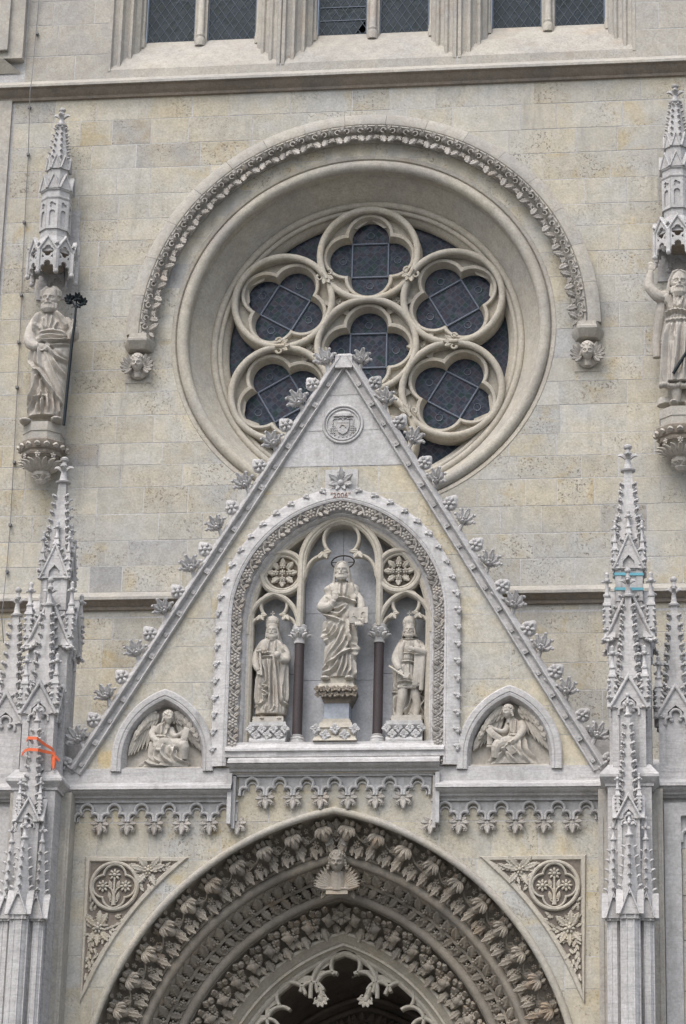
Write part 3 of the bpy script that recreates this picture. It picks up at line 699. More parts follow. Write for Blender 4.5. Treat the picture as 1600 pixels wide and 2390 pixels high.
pts = arch_pts(1.525+NE, 11.55, .168, .02)
for s in (-1, 1):
    for k, (p, d) in enumerate(pts):
        place(bdm if k % 2 else twm, 'band_flower' if k % 2 else 'band_leaves', 'carved', sn, (s*p.x, YG-.005, p.y), (0, s*math.atan2(d.x, d.y), 0), (s*1.2, 1.2, 1.12))
place(bdm, 'band_flower', 'carved', sn, (0, YG-.005, NZ+math.sqrt((1.525+NE)**2-NE**2)), (0, 0, 0), 1.25)
for s in (-1, 1):
    for k, (p, d) in enumerate(arch_pts(1.80+NE, 11.55, .262, .1)[:-1]):
        place(olm, 'edge_leaf', 'marble', sn, (s*p.x, YG-.0, p.y), (0, s*(math.atan2(d.x, d.y)), 0), (s*random.uniform(.7, .9), 1., random.uniform(.7, .95)))
# back of the niche in separate grey marble panels
xs = [-1.33, -.64, -.56, .0, .56, .64, 1.33]
for i in range(6):
    z = ZF
    zs_ = [ZF, 12.85, 13.9, 15.5] if i in (2, 3) else [ZF, 12.95, 14.25, 15.5]
    for z0, z1 in zip(zs_[:-1], zs_[1:]):
        pp = [(xs[i]+.003, z0+.003), (xs[i+1]-.003, z0+.003), (xs[i+1]-.003, z1-.003), (xs[i]+.003, z1-.003)]
        m_ = MB(); m_.loft([[(x, -1.61+random.uniform(-.003, .003), z) for x, z in pp], [(x, -1.57, z) for x, z in pp]], True, True); m_.build('marble_panel', 'panel', sn, 0)
m_ = MB(); m_.box(-1.5, 1.5, -1.565, -1.30, 11.5, 15.6); m_.build('niche_backing', 'mortar', sn, 0)
# sill
MB().extx([(-1.3, ZF), (-2.0, ZF), (-2.15, ZF-.13), (-2.155, ZF-.165), (-2.12, ZF-.17), (-2.12, ZF-.25), (-1.3, ZF-.25)], -1.62, 1.62).build('sill', 'marble', sn, 15)
# tracery
YT = -1.93; m_ = MB(); yb = YT+.17
bar(m_, arch(NE, NZ, 1.335+NE, ZF, 24), .07, YT+.02, yb)
cen = arch(.12, 14.62, .60+.12, 13.60, 16); bar(m_, cen, .10, YT-.02, yb)
def sub(c0, zs, hw, e, zb, rt, zt, xcusp, zcusp):
    mm = m_
    bar(mm, arch(e, zs, hw+e, zb, 14, c0), .075, YT, yb)
    # trefoil cusping inside
    top = [(c0+xcusp*.86, zcusp+.02)]+arc(c0, zt, rt, -42, 222, 20)+[(c0-xcusp*.86, zcusp+.02)]; bar(mm, top, .05, YT+.03, yb)
    for s in (-1, 1):
        ax = hw-.02-xcusp; bz = zcusp-zb; P = [(c0+s*(xcusp+ax*math.cos(a)), zb+bz*math.sin(a)) for a in np.linspace(0, 1.78, 10)]
        bar(mm, P, .05, YT+.03, yb)
sub(0, 14.62, .56, .12, 14.40, .27, 15.0, .26, 14.74)
for s in (-1, 1): sub(s*1.0, 13.62, .385, .16, 13.50, .20, 13.96, .19, 13.77)
for s in (-1, 1):
    bar(m_, circle(s*.885, 14.47, .325, 40), .085, YT-.005, yb, True); bar(m_, circle(s*.885, 14.47, .265, 40), .045, YT+.03, yb, True)
m_.build('tracery', 'tracery', sn, 30)
vl = MB()
for a in (-60, 0, 60): r = math.radians(a); vl.leaf((0, 0, .03), (math.sin(r), -.1, -math.cos(r)), (0, -1, 0), .13, .09, .15, serr=.2, seg=6, tip=.2)
vlm = vl.mesh('cusp_leaf', 50)
for cx, zc, xc_, sc in ((0, 14.75, .25, 1.), (-1., 13.77, .18, .8), (1., 13.77, .18, .8)):
    for s in (-1, 1): place(vlm, 'cusp_leaf', 'tracery', sn, (cx+s*xc_, YT-.0, zc), (0, s*.5, 0), sc)
for s in (-1, 1):
    m_ = MB(); c0 = (s*.885, YT+.06, 14.47)
    for k in range(8):
        a = k*PI/4; d = Vector((math.sin(a), 0, math.cos(a))); m_.leaf(Vector(c0)+d*.09, d, (0, -1, 0), .14, .11, .25, serr=.3, seg=6, tip=.4)
        if k % 2 == 0: m_.rosette(Vector(c0)+d*.10+Vector((0, -.035, 0)), (0, -1, 0), .045, 5, .4)
    m_.rosette(Vector(c0)+Vector((0, -.03, 0)), (0, -1, 0), .05, 6, .4); m_.build('carved_rosette', 'tracery', sn, 50)
    MB().lathe((0, 0, 0), [(.0, 0)], 4) if 0 else None
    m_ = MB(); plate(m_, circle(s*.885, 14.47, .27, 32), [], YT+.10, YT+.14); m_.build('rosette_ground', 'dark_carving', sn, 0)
# date cut in the arch crown
tm = text_mesh('"2006"', .115, .004); place(tm, 'carved_date', 'letter', sn, (0.0, YG-.094, 15.615), (PI/2, 0, 0))
# columns
for s, lab in ((-1, 'dark red granite column left of the central statue'), (1, 'dark red granite column right of the central statue')):
    t = thing('granite_column', lab, 'column', (s*.60, -1.82, ZF), 'granite columns of the niche'); c = (s*.60, -1.82, 0)
    MB().lathe(c, [(.075, ZF+.13), (.073, 13.37)], 18).build('shaft', 'granite', t, 60)
    MB().lathe(c, [(.125, ZF-.0), (.125, ZF+.05), (.11, ZF+.06), (.118, ZF+.09), (.09, ZF+.115), (.098, ZF+.14), (.078, ZF+.15)], 16).build('base', 'marble_smooth', t, 35)
    cp = MB().lathe(c, [(.085, 13.36), (.09, 13.38), (.078, 13.40), (.095, 13.50), (.135, 13.55), (.14, 13.575), (.115, 13.59), (.12, 13.63), (.08, 13.66)], 12)
    for k in range(8):
        a = k*PI/4; d = Vector((math.cos(a), math.sin(a), 0)); cp.leaf(Vector((c[0], c[1], 13.43))+d*.08, (d.x*.55, d.y*.55, .8), d, .12, .07, .2, tip=.9)
        cp.ell(Vector((c[0], c[1], 13.54))+d*.13, (.022, .022, .022), 6, 5)
    cp.build('capital', 'marble_smooth', t, 45)
# pedestals
tf = MB()
for a in (0, 90, 180, 270): r = math.radians(a); tf.leaf((0, -.01, 0), (math.sin(r), 0, math.cos(r)), (0, -1, 0), .085, .085, .22, tip=.1)
tf.ell((0, -.03, 0), (.016, .016, .016), 6, 5); tfm = tf.mesh('leaf_ornament', 50)
def leafrow(t, cx, yf, z, hw, n, sc, zz=.05):
    for i in range(n): place(tfm, 'leaf_ornament', 'marble_smooth', t, (cx-hw+2*hw*i/(n-1), yf, z+(zz if i % 2 == 0 else -zz)), (0, random.uniform(-.2, .2), 0), sc)
for s, lab in ((-1, 'low leaf carved stone pedestal under the left crowned statue'), (1, 'low leaf carved stone pedestal under the right crowned statue')):
    t = thing('pedestal', lab, 'pedestal', (s*1.02, -1.8, ZF)); cx = s*1.015
    m_ = MB(); m_.extx([(-1.42, ZF), (-2.03, ZF), (-2.03, ZF+.03), (-1.97, ZF+.09), (-1.97, ZF+.20), (-2.02, ZF+.25), (-2.02, ZF+.31), (-1.42, ZF+.31)], cx-.27, cx+.27); m_.build('block', 'marble_smooth', t, 0)
    leafrow(t, cx, -2.0, ZF+.155, .26, 7, .85, .045)
t = thing('pedestal', 'tall pedestal with blue marble block and carved leaves under the central statue', 'pedestal', (0, -1.85, ZF))
def frust(m, hw, y0, y1, z0, z1, hw2=None, dy=0.): 
    hw2 = hw if hw2 is None else hw2
    m.loft([[(-hw, y0, z0), (hw, y0, z0), (hw, y1, z0), (-hw, y1, z0)], [(-hw2, y0+dy, z1), (hw2, y0+dy, z1), (hw2, y1, z1), (-hw2, y1, z1)]], True, True); return m
m_ = MB(); frust(m_, .33, -2.10, -1.45, ZF, ZF+.09, .29, .05); frust(m_, .26, -2.02, -1.46, ZF+.09, ZF+.21); frust(m_, .255, -2.04, -1.46, ZF+.21, ZF+.29, .24, .02); frust(m_, .22, -1.98, -1.46, ZF+.29, ZF+.33); frust(m_, .20, -1.97, -1.46, ZF+.33, ZF+.36); m_.build('foot', 'tracery', t, 0)
leafrow(t, 0, -2.07, ZF+.13, .29, 5, 1.0, .045)
frust(MB(), .185, -1.95, -1.47, ZF+.36, ZF+.60).build('block', 'plinth', t, 0)
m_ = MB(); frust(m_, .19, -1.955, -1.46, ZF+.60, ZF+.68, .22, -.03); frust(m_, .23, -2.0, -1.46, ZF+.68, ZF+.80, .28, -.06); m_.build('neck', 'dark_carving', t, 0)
for row, (z, y, hw, n) in enumerate(((ZF+.715, -2.05, .27, 7), (ZF+.79, -2.08, .28, 8))):
    for i in range(n): place(tfm, 'leaf_ornament', 'cornice', t, (-hw+2*hw*i/(n-1), y, z), (.2, i*.7, 0), .62)
frust(MB(), .285, -2.08, -1.46, ZF+.81, ZF+.885, .25, .03).build('slab', 'tracery', t, 0)
cb = MB().tube([at(u, v, -1.55) for u, v in ((756, 1556), (754, 1590), (738, 1620), (730, 1640), (735, 1652), (750, 1658), (764, 1656))], .008, 6)
tag(cb.build('cable', 'cable', None, 60), 'thin dark cable looping beside the tall pedestal', 'cable')

# ---- small angel niches in the gable
for s in (-1, 1):
    side = 'left' if s < 0 else 'right'
    t = thing('angel_niche', 'small pointed niche with white frame at the %s foot of the gable' % side, 'niche', (s*2.57, YG, 11.38))
    m_ = MB(); arch_loft(m_, .36, 11.55, 11.36, [(.77+.36, YG+.012), (.77+.36, YG-.05), (.75+.36, YG-.065), (.68+.36, YG-.065), (.665+.36, YG-.05), (.655+.36, YG-.06), (.62+.36, YG-.05), (.575+.36, YG+.07), (.57+.36, YG+.22)], 16, s*2.57); m_.build('arch_frame', 'marble', t, 25)
    m_ = MB(); plate(m_, arch(.36, 11.55, .60+.36, 11.40, 16, s*2.57), [], YG+.20, YG+.24); m_.build('back_panel', 'statue', t, 0)
    MB().extx([(YG+.22, 11.48), (YG+.04, 11.445), (YG+.03, 11.40), (YG+.22, 11.38)], s*2.57-.575, s*2.57+.575).build('sill', 'statue', t, 0)
# ================================================================== PORTAL ARCH
pa = thing('portal_arch', 'deep pointed portal arch with three bands of carved foliage', 'arch', (0, -1, 0))
def prof_part(nm, prof, mat, ang=40):
    m_ = MB(); arch_loft(m_, PE, PZ, 0, prof, 40); m_.build(nm, mat, pa, ang)
def roll_part(nm, R, r, y, mat):
    m_ = MB(); m_.sweep(arch(PE, PZ, R, 0, 40), [(r*math.cos(a), y+r*math.sin(a)) for a in np.linspace(0, 2*PI, 13)[:-1]]); m_.build(nm, mat, pa, 60)
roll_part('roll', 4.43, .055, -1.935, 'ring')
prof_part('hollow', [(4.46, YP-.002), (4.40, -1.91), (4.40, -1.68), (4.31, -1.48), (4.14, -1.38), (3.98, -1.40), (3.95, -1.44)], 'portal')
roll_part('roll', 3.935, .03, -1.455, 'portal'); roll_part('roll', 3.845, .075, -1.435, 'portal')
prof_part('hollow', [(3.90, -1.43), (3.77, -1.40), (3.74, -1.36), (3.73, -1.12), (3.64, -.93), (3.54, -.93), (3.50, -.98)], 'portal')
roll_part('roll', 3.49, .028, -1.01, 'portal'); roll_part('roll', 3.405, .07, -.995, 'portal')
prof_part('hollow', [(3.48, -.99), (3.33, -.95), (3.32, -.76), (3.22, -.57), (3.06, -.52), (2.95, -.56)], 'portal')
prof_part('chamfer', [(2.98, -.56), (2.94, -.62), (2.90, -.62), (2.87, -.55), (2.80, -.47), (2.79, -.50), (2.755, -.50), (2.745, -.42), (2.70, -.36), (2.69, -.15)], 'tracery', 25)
prof_part('porch_vault', [(2.69, -.16), (2.695, 2.45)], 'shade_brown', 25)
# carved units (x along the arch towards the crown, z outwards, -y to the front)
def vein_leaf(m, o, d, L, W, curl=.25): 
    d = Vector(d); 
    m.leaf(o, d, (0, -1, 0), L, W, curl, serr=.35, seg=8, tip=.5)
    sdv = Vector((d.z, 0, -d.x))
    for s in (-1, 1): m.leaf(Vector(o)+d*(L*.25), d*.6+sdv*(s*.7), (0, -1, 0), L*.55, W*.5, curl, tip=.4)
u1 = MB()
u1.ell((.16, -.18, .02), (.078, .08, .095), 12, 8)
for k in range(5):
    a = -1.2+k*.6; u1.leaf((.16+.03*math.sin(a), -.17, .13), (math.sin(a)*.6, -.30, -.8), (math.sin(a), -1, .2), .16, .08, .42, serr=.25, seg=6, tip=.1)
u1.leaf((.14, -.14, .12), (-.5, -.3, .9), (0, -1, .3), .13, .09, .3, serr=.3, seg=6, tip=.8); u1.leaf((.17, -.14, .12), (.5, -.3, .9), (0, -1, .3), .13, .09, .3, serr=.3, seg=6, tip=.8); u1.leaf((-.16, -.10, .17), (-.1, -.4, .9), (0, -1, .3), .10, .08, .3, tip=.8)
vein_leaf(u1, (.17, -.10, -.08), (.25, -.2, -1), .20, .14); vein_leaf(u1, (-.09, -.08, -.10), (.2, -.25, -1), .19, .13)
u1.rosette((-.01, -.11, -.09), (0, -1, 0), .055, 6, .4); u1.rosette((-.10, -.08, .11), (0, -1, 0), .04, 5, .4)
u1.tube([(-.30, -.03, -.10), (-.18, -.07, -.07), (-.03, -.09, -.02), (.08, -.09, .06), (.12, -.1, .16)], .013, 6)
u1.tube([(-.18, -.07, -.07), (-.16, -.08, .02), (-.10, -.08, .04), (-.06, -.08, 0), (-.09, -.08, -.03), (-.12, -.08, -.0)], .011, 6)
u1.leaf((-.12, -.06, .0), (-.9, -.1, .3), (0, -1, 0), .13, .08, .2, serr=.3, seg=6)
for o_, d_, L_ in (((-.2, -.06, .06), (-.5, -.2, .9), .15), ((.02, -.07, .06), (.3, -.2, 1), .14), ((-.22, -.05, -.04), (-.2, -.2, -1), .16), ((.05, -.08, -.13), (-.3, -.2, -1), .13), ((.28, -.06, .0), (.8, -.2, -.4), .13)): vein_leaf(u1, o_, d_, L_, .10)
u1m = u1.mesh('foliage', 50)
u2 = MB()
for x, sg in ((-.09, 1), (.07, 1)): u2.leaf((x, -.03, .01), (.38, -.15, 1), (0, -1, -.1), .19, .15, .16, serr=.30, seg=10, tip=.2)
for x in (-.06, .10): u2.leaf((x, -.03, -.02), (.42, -.1, -1), (0, -1, .1), .14, .12, .16, serr=.30, seg=8, tip=.2)
for x, z, r in ((-.01, .055, .046), (.02, -.06, .042)): u2.rosette((x, -.075, z), (0, -1, 0), r, 5, .42); u2.ell((x-.07, -.05, z*1.1), (.02, .02, .022), 6, 5)
for z in (-.012, .0, .012): u2.tube([(-.19, -.03, z*.6), (0, -.045, z), (.19, -.03, z*.6)], .009, 5)
u2m = u2.mesh('foliage', 50)
u3 = MB()
for k in range(4): a = k*PI/2+.5; u3.leaf((.11, -.10, .03), (math.sin(a), -.4, math.cos(a)), (0, -1, 0), .085, .08, .3, tip=-.4)
u3.ell((.11, -.12, .03), (.06, .05, .06), 9, 6)
for k in range(22): u3.ell((-.10+random.uniform(-.05, .05), -.08+random.uniform(-.02, .02), .04+random.uniform(-.07, .07)), (.02, .02, .02), 6, 4)
vein_leaf(u3, (.0, -.06, -.06), (-.1, -.25, -1), .16, .12); vein_leaf(u3, (.17, -.06, -.06), (.1, -.25, -1), .12, .10); u3.leaf((.1, -.07, .11), (.4, -.2, .9), (0, -1, 0), .12, .10, .3, serr=.3, seg=6, tip=.7); u3.leaf((.04, -.07, .10), (-.6, -.2, .8), (0, -1, 0), .11, .09, .3, tip=.7); u3.leaf((-.17, -.07, -.04), (-.3, -.2, -1), (0, -1, 0), .10, .10, .3)
for o_, d_ in (((-.05, -.06, .10), (-.2, -.2, 1)), ((-.14, -.06, .05), (-.8, -.2, .5)), ((.2, -.06, .03), (.8, -.2, .3))): vein_leaf(u3, o_, d_, .13, .10)
u3m = u3.mesh('foliage', 50)
for (um, R, y, step, d0, mat, nm, sc_, tilt) in ((u1m, 4.21, -1.56, .455, .34, 'portal', 'foliage', (.95, 1.05, 1.15), .42), (u2m, 3.64, -1.15, .345, .36, 'portal', 'foliage', (1.18, 1.05, 1.5), .85), (u3m, 3.16, -.70, .335, .34, 'portal', 'foliage', (1.08, 1.1, 1.3), .70)):
    am = math.acos(PE/R); n = int((R*am-d0)/step)+1
    for s in (-1, 1):
        for k in range(n):
            ph = am-(d0+k*step)/R
            if ph < .02: continue
            yy = y+random.uniform(-.01, .01)
            place(um, nm, mat, pa, (s*(-PE+R*math.cos(ph)), yy, PZ+R*math.sin(ph)), (tilt+random.uniform(-.06, .06), s*(PI/2-ph)+random.uniform(-.05, .05), 0), (-s*sc_[0]*random.uniform(.95, 1.05), sc_[1], sc_[2]*random.uniform(.96, 1.04)))
kz = lambda R: PZ+math.sqrt(R*R-PE*PE)
m_ = MB(); z0 = kz(4.17)
for s in (-1, 1):
    vein_leaf(m_, (s*.06, -1.60, z0+.03), (s*.5, -.2, .9), .17, .12); vein_leaf(m_, (s*.07, -1.58, z0-.04), (s*.4, -.2, -1), .20, .13); m_.rosette((s*.12, -1.62, z0+.03), (0, -1, 0), .05, 5, .4)
    m_.tube([(0, -1.6, z0-.12), (s*.06, -1.6, z0-.05), (s*.05, -1.6, z0+.03), (0, -1.6, z0+.07)], .014, 6)
vein_leaf(m_, (0, -1.62, z0+.06), (0, -.3, 1), .16, .13); m_.build('keystone_leaves', 'carved', pa, 50)
m_ = MB(); z0 = kz(3.14)
for k in range(6): a = k*PI/3; vein_leaf(m_, (.03*math.sin(a), -.80, z0-.0+.03*math.cos(a)), (math.sin(a), -.2, math.cos(a)), .15, .12)
m_.ell((0, -.84, z0), (.045, .045, .045), 8, 6); m_.build('keystone_leaves', 'portal', pa, 50)
# hanging tracery inside the arch
YI = -.36; m_ = MB(); yb = YI+.16
bar(m_, arch(PE, PZ, 2.68, 0, 40), .09, YI-.02, yb)
LB = []
for px, py, r in ((805, 400, 112), (668, 590, 108), (942, 590, 108), (500, 665, 92), (1110, 665, 92), (310, 690, 112), (1300, 690, 112), (215, 905, 105), (1395, 905, 105), (95, 1000, 90), (1515, 1000, 90), (-40, 1120, 110), (1650, 1120, 110), (-60, 1350, 110), (1670, 1350, 110)):
    p = at(600+px/3.92, 2150+py/3.92, YI); LB.append((p.x, p.z, r/3.92*.0069))
Q = [at(600+px/3.92, 2150+py/3.92, YI) for px, py in ((735, 505), (875, 505), (930, 600), (975, 690), (1010, 715), (1110, 690), (1210, 695), (1300, 740), (1345, 795), (1420, 900), (1500, 1010), (1640, 1200), (1640, 1500), (-30, 1500), (-30, 1200), (100, 1010), (180, 900), (262, 795), (300, 740), (385, 695), (490, 690), (590, 715), (630, 690), (675, 600))]
eye = []
for px, py, q in ((470, 470, 1), (1145, 465, -1), (620, 425, 1), (1000, 420, -1), (395, 572, 0), (1208, 572, 0), (150, 775, 1), (1460, 775, -1), (30, 830, 1), (1570, 830, -1)):
    p = at(600+px/3.92, 2150+py/3.92, YI); h_ = .055
    eye.append([(p.x+q*h_*1.2, p.z+h_*1.1), (p.x-h_*1.3, p.z-h_*.6*(1 if q >= 0 else .9)), (p.x+h_*1.2, p.z-h_*.7)] if q else [(p.x-.05, p.z+.02), (p.x, p.z-.03), (p.x+.05, p.z+.02)])
plate(m_, arch(PE, PZ, 2.69, 7.0, 40), [[(p.x, p.z) for p in Q]]+[circle(lx, lz, lr, 40) for lx, lz, lr in LB]+eye, YI+.03, yb)
for (lx, lz, lr), (a0, a1) in zip(LB, ((-38, 218), (62, 208), (-28, 118), (20, 168), (12, 160), (10, 215), (-35, 170), (50, 200), (-20, 130), (10, 170), (10, 170), (20, 230), (-50, 160))):
    bar(m_, arc(lx, lz, lr+.02, a0, a1, 20), .05, YI-.03, yb); pass
bar(m_, arch(.10, 8.42, .60, 8.3, 14), .06, YI-.03, YI+.06)
for pp in (((575, 600), (588, 660), (607, 715)), ((1035, 600), (1012, 660), (990, 715))):
    bar(m_, [(at(600+a_/3.92, 2150+b_/3.92, YI).x, at(600+a_/3.92, 2150+b_/3.92, YI).z) for a_, b_ in pp], .085, YI-.03, yb)
m_.build('hanging_tracery', 'tracery', pa, 30)
fin = MB()
for a in (-70, -35, 0, 35, 70): r = math.radians(a); fin.leaf((0, -.02, .05), (math.sin(r), -.1, -math.cos(r)), (0, -1, 0), .15, .07, .2, tip=.6)
for s in (-1, 1): fin.tube([(s*(.06+.035*math.sin(t)), -.03, .06+.035*math.cos(t)) for t in np.linspace(0, 4.5, 7)], .014, 6)
fin.ell((0, -.02, .06), (.05, .05, .07), 8, 6); finm = fin.mesh('cusp_leaf', 50)
for s in (-1, 1): place(finm, 'cusp_leaf', 'tracery', pa, (s*.325, YI-.02, 8.235), (0, s*.3, 0), .95)
# deeper doorway
tw_ = thing('doorway_wall', 'shadowed carved wall with inner pointed doorway deep inside the portal', 'doorway', (0, 2.4, 0))
m_ = MB(); plate(m_, [(-3, 0), (3, 0), (3, 9.6), (-3, 9.6)], [arch(.5, 6.2, 2.0, -1, 20)], 2.4, 2.6); m_.build('wall_face', 'shade_brown', tw_, 0)
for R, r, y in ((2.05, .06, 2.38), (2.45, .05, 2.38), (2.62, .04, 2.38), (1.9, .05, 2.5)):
    m_ = MB(); roll(m_, arch(.5, 6.2, R, 0, 20), r, y); m_.build('arch_moulding', 'shade_brown', tw_, 50)
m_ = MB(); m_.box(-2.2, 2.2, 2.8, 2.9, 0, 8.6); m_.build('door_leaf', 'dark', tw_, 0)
for s in (-1, 1):
    for k in range(7):
        R = 2.25; ph = math.acos(.5/R)-(.12+k*.2)/R; place(u2m, 'foliage', 'shade_brown', tw_, (s*(-.5+R*math.cos(ph)), 2.4, 6.2+R*math.sin(ph)), (0, s*(PI/2-ph), 0), .8)

# ================================================================== SPANDREL PANELS
for s in (-1, 1):
    side = 'left' if s < 0 else 'right'
    t = thing('spandrel_panel', 'triangular carved flower panel %s of the portal arch' % side, 'relief', (s*3.2, YP, 9.6), 'carved spandrels')
    RS = 4.74; ang = lambda x, z: math.atan2(z-PZ, -(x-PE))
    a0, a1 = math.acos((3.62+PE)/RS), math.asin((10.06-PZ)/RS)
    arcp = [(s*(RS*math.cos(a)-PE), PZ+RS*math.sin(a)) for a in np.linspace(a1, a0, 16)]
    loop = [(s*3.63, 10.07)]+arcp
    if s > 0: loop = loop[::-1]
    m_ = MB(); bar(m_, loop, .085, YP-.04, YP+.02, True, .6)
    m_.build('panel_frame', 'tracery', t, 20)
    m_ = MB(); plate(m_, loop, [], YP-.012, YP-.005); m_.build('panel_ground', 'shade_brown', t, 0)  # dark sheet painted in for the shade inside the piercings
    cx, cz = s*3.215, 9.665
    m_ = MB(); N = 72
    bar(m_, circle(cx, cz, .345, 48), .055, YP-.065, YP-.01, True)
    fo = [[(x, y, z) for x, z in foil(cx, cz, .155, r, 0, N)] for r, y in ((.18, YP-.012), (.178, YP-.055), (.165, YP-.06), (.15, YP-.05), (.145, YP-.012))]
    m_.loft(fo); m_.build('quatrefoil_ring', 'tracery', t, 40)
    for dx, dz in ((0, .17), (-.17, 0), (.17, 0)): MB().rosette((cx+dx, YP-.03, cz+dz), (0, -1, 0), .09, 8, .33).build('flower', 'tracery', t, 50)
    m_ = MB(); m_.tube([(cx, YP-.03, cz-.28), (cx, YP-.04, cz-.1), (cx, YP-.035, cz+.1)], [.035, .018, .014], 7)
    for q in (-1, 1):
        m_.tube([(cx, YP-.035, cz-.15), (cx+q*.04, YP-.035, cz-.04), (cx+q*.1, YP-.03, cz)], .011, 6)
        for z, L in ((-.16, .13), (.02, .12)): m_.leaf((cx+q*.045, YP-.02, cz+z-.05), (q*.25, 0, 1), (0, -1, 0), L, .06, .2, tip=.2); m_.tube([(cx+q*(.03+.03*math.sin(t2)), YP-.03, cz+z-.05+.02*math.cos(t2)) for t2 in np.linspace(0, 4, 6)], .009, 5)
    m_.build('stem_with_leaves', 'tracery', t, 50)
    rd = random.Random(5); lv = MB(); nl = 0
    while nl < 70:
        qx, qz = s*rd.uniform(2.2, 3.6), rd.uniform(8.3, 10.04)
        if not inside((qx, qz), loop) or math.hypot(qx-cx, qz-cz) < .40 or (RS-.10 < math.hypot(abs(qx)+PE, qz-PZ)) is False or abs(qx) > 3.57 or qz > 10.01: continue
        fx0, fz0 = (s*2.72, 9.90) if abs(qx) < 3.0 or qz > 9.6 else (s*3.43, 9.05)
        d = Vector((qx-fx0, 0, qz-fz0)); d = d.normalized() if d.length > .01 else Vector((0, 0, 1)); d += Vector((rd.uniform(-.6, .6), 0, rd.uniform(-.6, .6)))
        lv.leaf((qx-d.x*.04, YP-.018, qz-d.z*.04), d, (0, -1, 0), rd.uniform(.08, .12), .055, .2, serr=.35, seg=6, tip=.4); nl += 1
    lv.build('pierced_leafwork', 'tracery', t, 50)['kind'] = 'stuff'
    for (fx, fz, fr), dirs in (((s*2.72, 9.90, .075), [(1, .3), (-1, .2), (.5, -1), (-.6, -.8), (.6, .7), (-.5, .6)]), ((s*3.43, 9.05, .085), [(0, -1), (.6, -.7), (-.5, -.8), (-.7, .6), (.5, .8), (.1, 1)])):
        m_ = MB(); m_.rosette((fx, YP-.04, fz), (0, -1, 0), fr, 7, .38); m_.build('flower', 'tracery', t, 50)
        m_ = MB()
        for dx, dz in dirs:
            d = Vector((dx, 0, dz)).normalized()
            m_.leaf((fx+d.x*.06, YP-.02, fz+d.z*.06), d, (0, -1, 0), .20, .13, .15, serr=.4, seg=10, tip=.2)
        if fz < 9.5:
            for k in range(5):
                m_.leaf((s*(3.52+.01*k), YP-.02, 8.98-.10*k), (-s*.5, 0, -.9), (0, -1, 0), .13-.012*k, .06, .15, serr=.3, seg=6); m_.leaf((s*(3.50+.013*k), YP-.02, 8.92-.10*k), (s*.5, 0, -.9), (0, -1, 0), .11-.012*k, .05, .15)
        else:
            for k in range(4): m_.leaf((s*(2.62-.07*k), YP-.02, 9.95), (-s*.7, 0, -.5), (0, -1, 0), .12-.01*k, .06, .15, serr=.3, seg=6); m_.leaf((s*(2.9-.02*k), YP-.02, 9.85-.06*k), (-s*.6, 0, -.7), (0, -1, 0), .11, .05, .15)
        m_.build('leaves', 'tracery', t, 50)

# ================================================================== PIERS AND PINNACLES
def rz(mb, a, c=(0, 0)):
    ca, sa = math.cos(a), math.sin(a); mb.v = [(c[0]+x*ca-y*sa, c[1]+x*sa+y*ca, z) for x, y, z in mb.v]; return mb
ck = MB(); ck.leaf((0, .02, -.02), (0, -1, .35), (0, .2, 1), .13, .085, .35, tip=-.2); ck.leaf((0, .0, -.01), (.7, -.8, .3), (0, 0, 1), .085, .05, .3); ck.leaf((0, 0, -.01), (-.7, -.8, .3), (0, 0, 1), .085, .05, .3); ck.ell((0, -.075, .035), (.034, .036, .03), 7, 5); ck.tube([(0, .03, -.07), (0, -.03, -.02)], [.02, .03], 6)
ckm = ck.mesh('crocket', 50)
def finial(t, x, y, zc, zt, r, mat='marble'):
    h = zt-zc; m_ = MB()
    m_.lathe((x, y, zc), [(r*.95, -.10*h), (r*1.0, -.03*h), (r*1.75, .0), (r*1.85, .05*h), (r*1.2, .10*h), (r*.95, .14*h), (r*.62, .42*h), (r*.6, .55*h), (r*1.0, .66*h), (r*.6, .72*h), (r*.5, .82*h), (r*.95, .86*h), (r*1.05, .93*h), (r*.6, 1.0*h), (.002, 1.01*h)], 8)
    for k in range(4):
        a = k*PI/2; d = Vector((math.cos(a), math.sin(a), 0)); m_.leaf(Vector((x, y, zc+.52*h))+d*r*.4, (d.x, d.y, .35), (0, 0, 1), r*1.9, r*1.1, .25, tip=-.2)
    m_.build('finial', mat, t, 45)
mp_ = MB(); mp_.loft([[(sx*w_, sy*w_, z) for sx, sy in ((-1, -1), (1, -1), (1, 1), (-1, 1))] for w_, z in ((.05, -.30), (.05, 0), (.068, .0), (.068, .03), (.05, .05), (.04, .12))], True, True)
mp_.lathe((0, 0, .12), [(.045, 0), (.062, .01), (.062, .03), (.04, .05), (.028, .16), (.03, .2), (.055, .22), (.06, .25), (.03, .27), (.035, .3), (.04, .33), (.01, .36)], 8)
for k in range(4):
    a = k*PI/2; mp_.ell((.06*math.cos(a), .06*math.sin(a), .345), (.03, .03, .02), 6, 5)
for z in (-.22, -.14, -.06):
    for k in range(4): a = k*PI/2+PI/4; mp_.ell((.075*math.cos(a), .075*math.sin(a), z), (.03, .03, .022), 6, 4)
mpm = mp_.mesh('corner_pinnacle', 45)
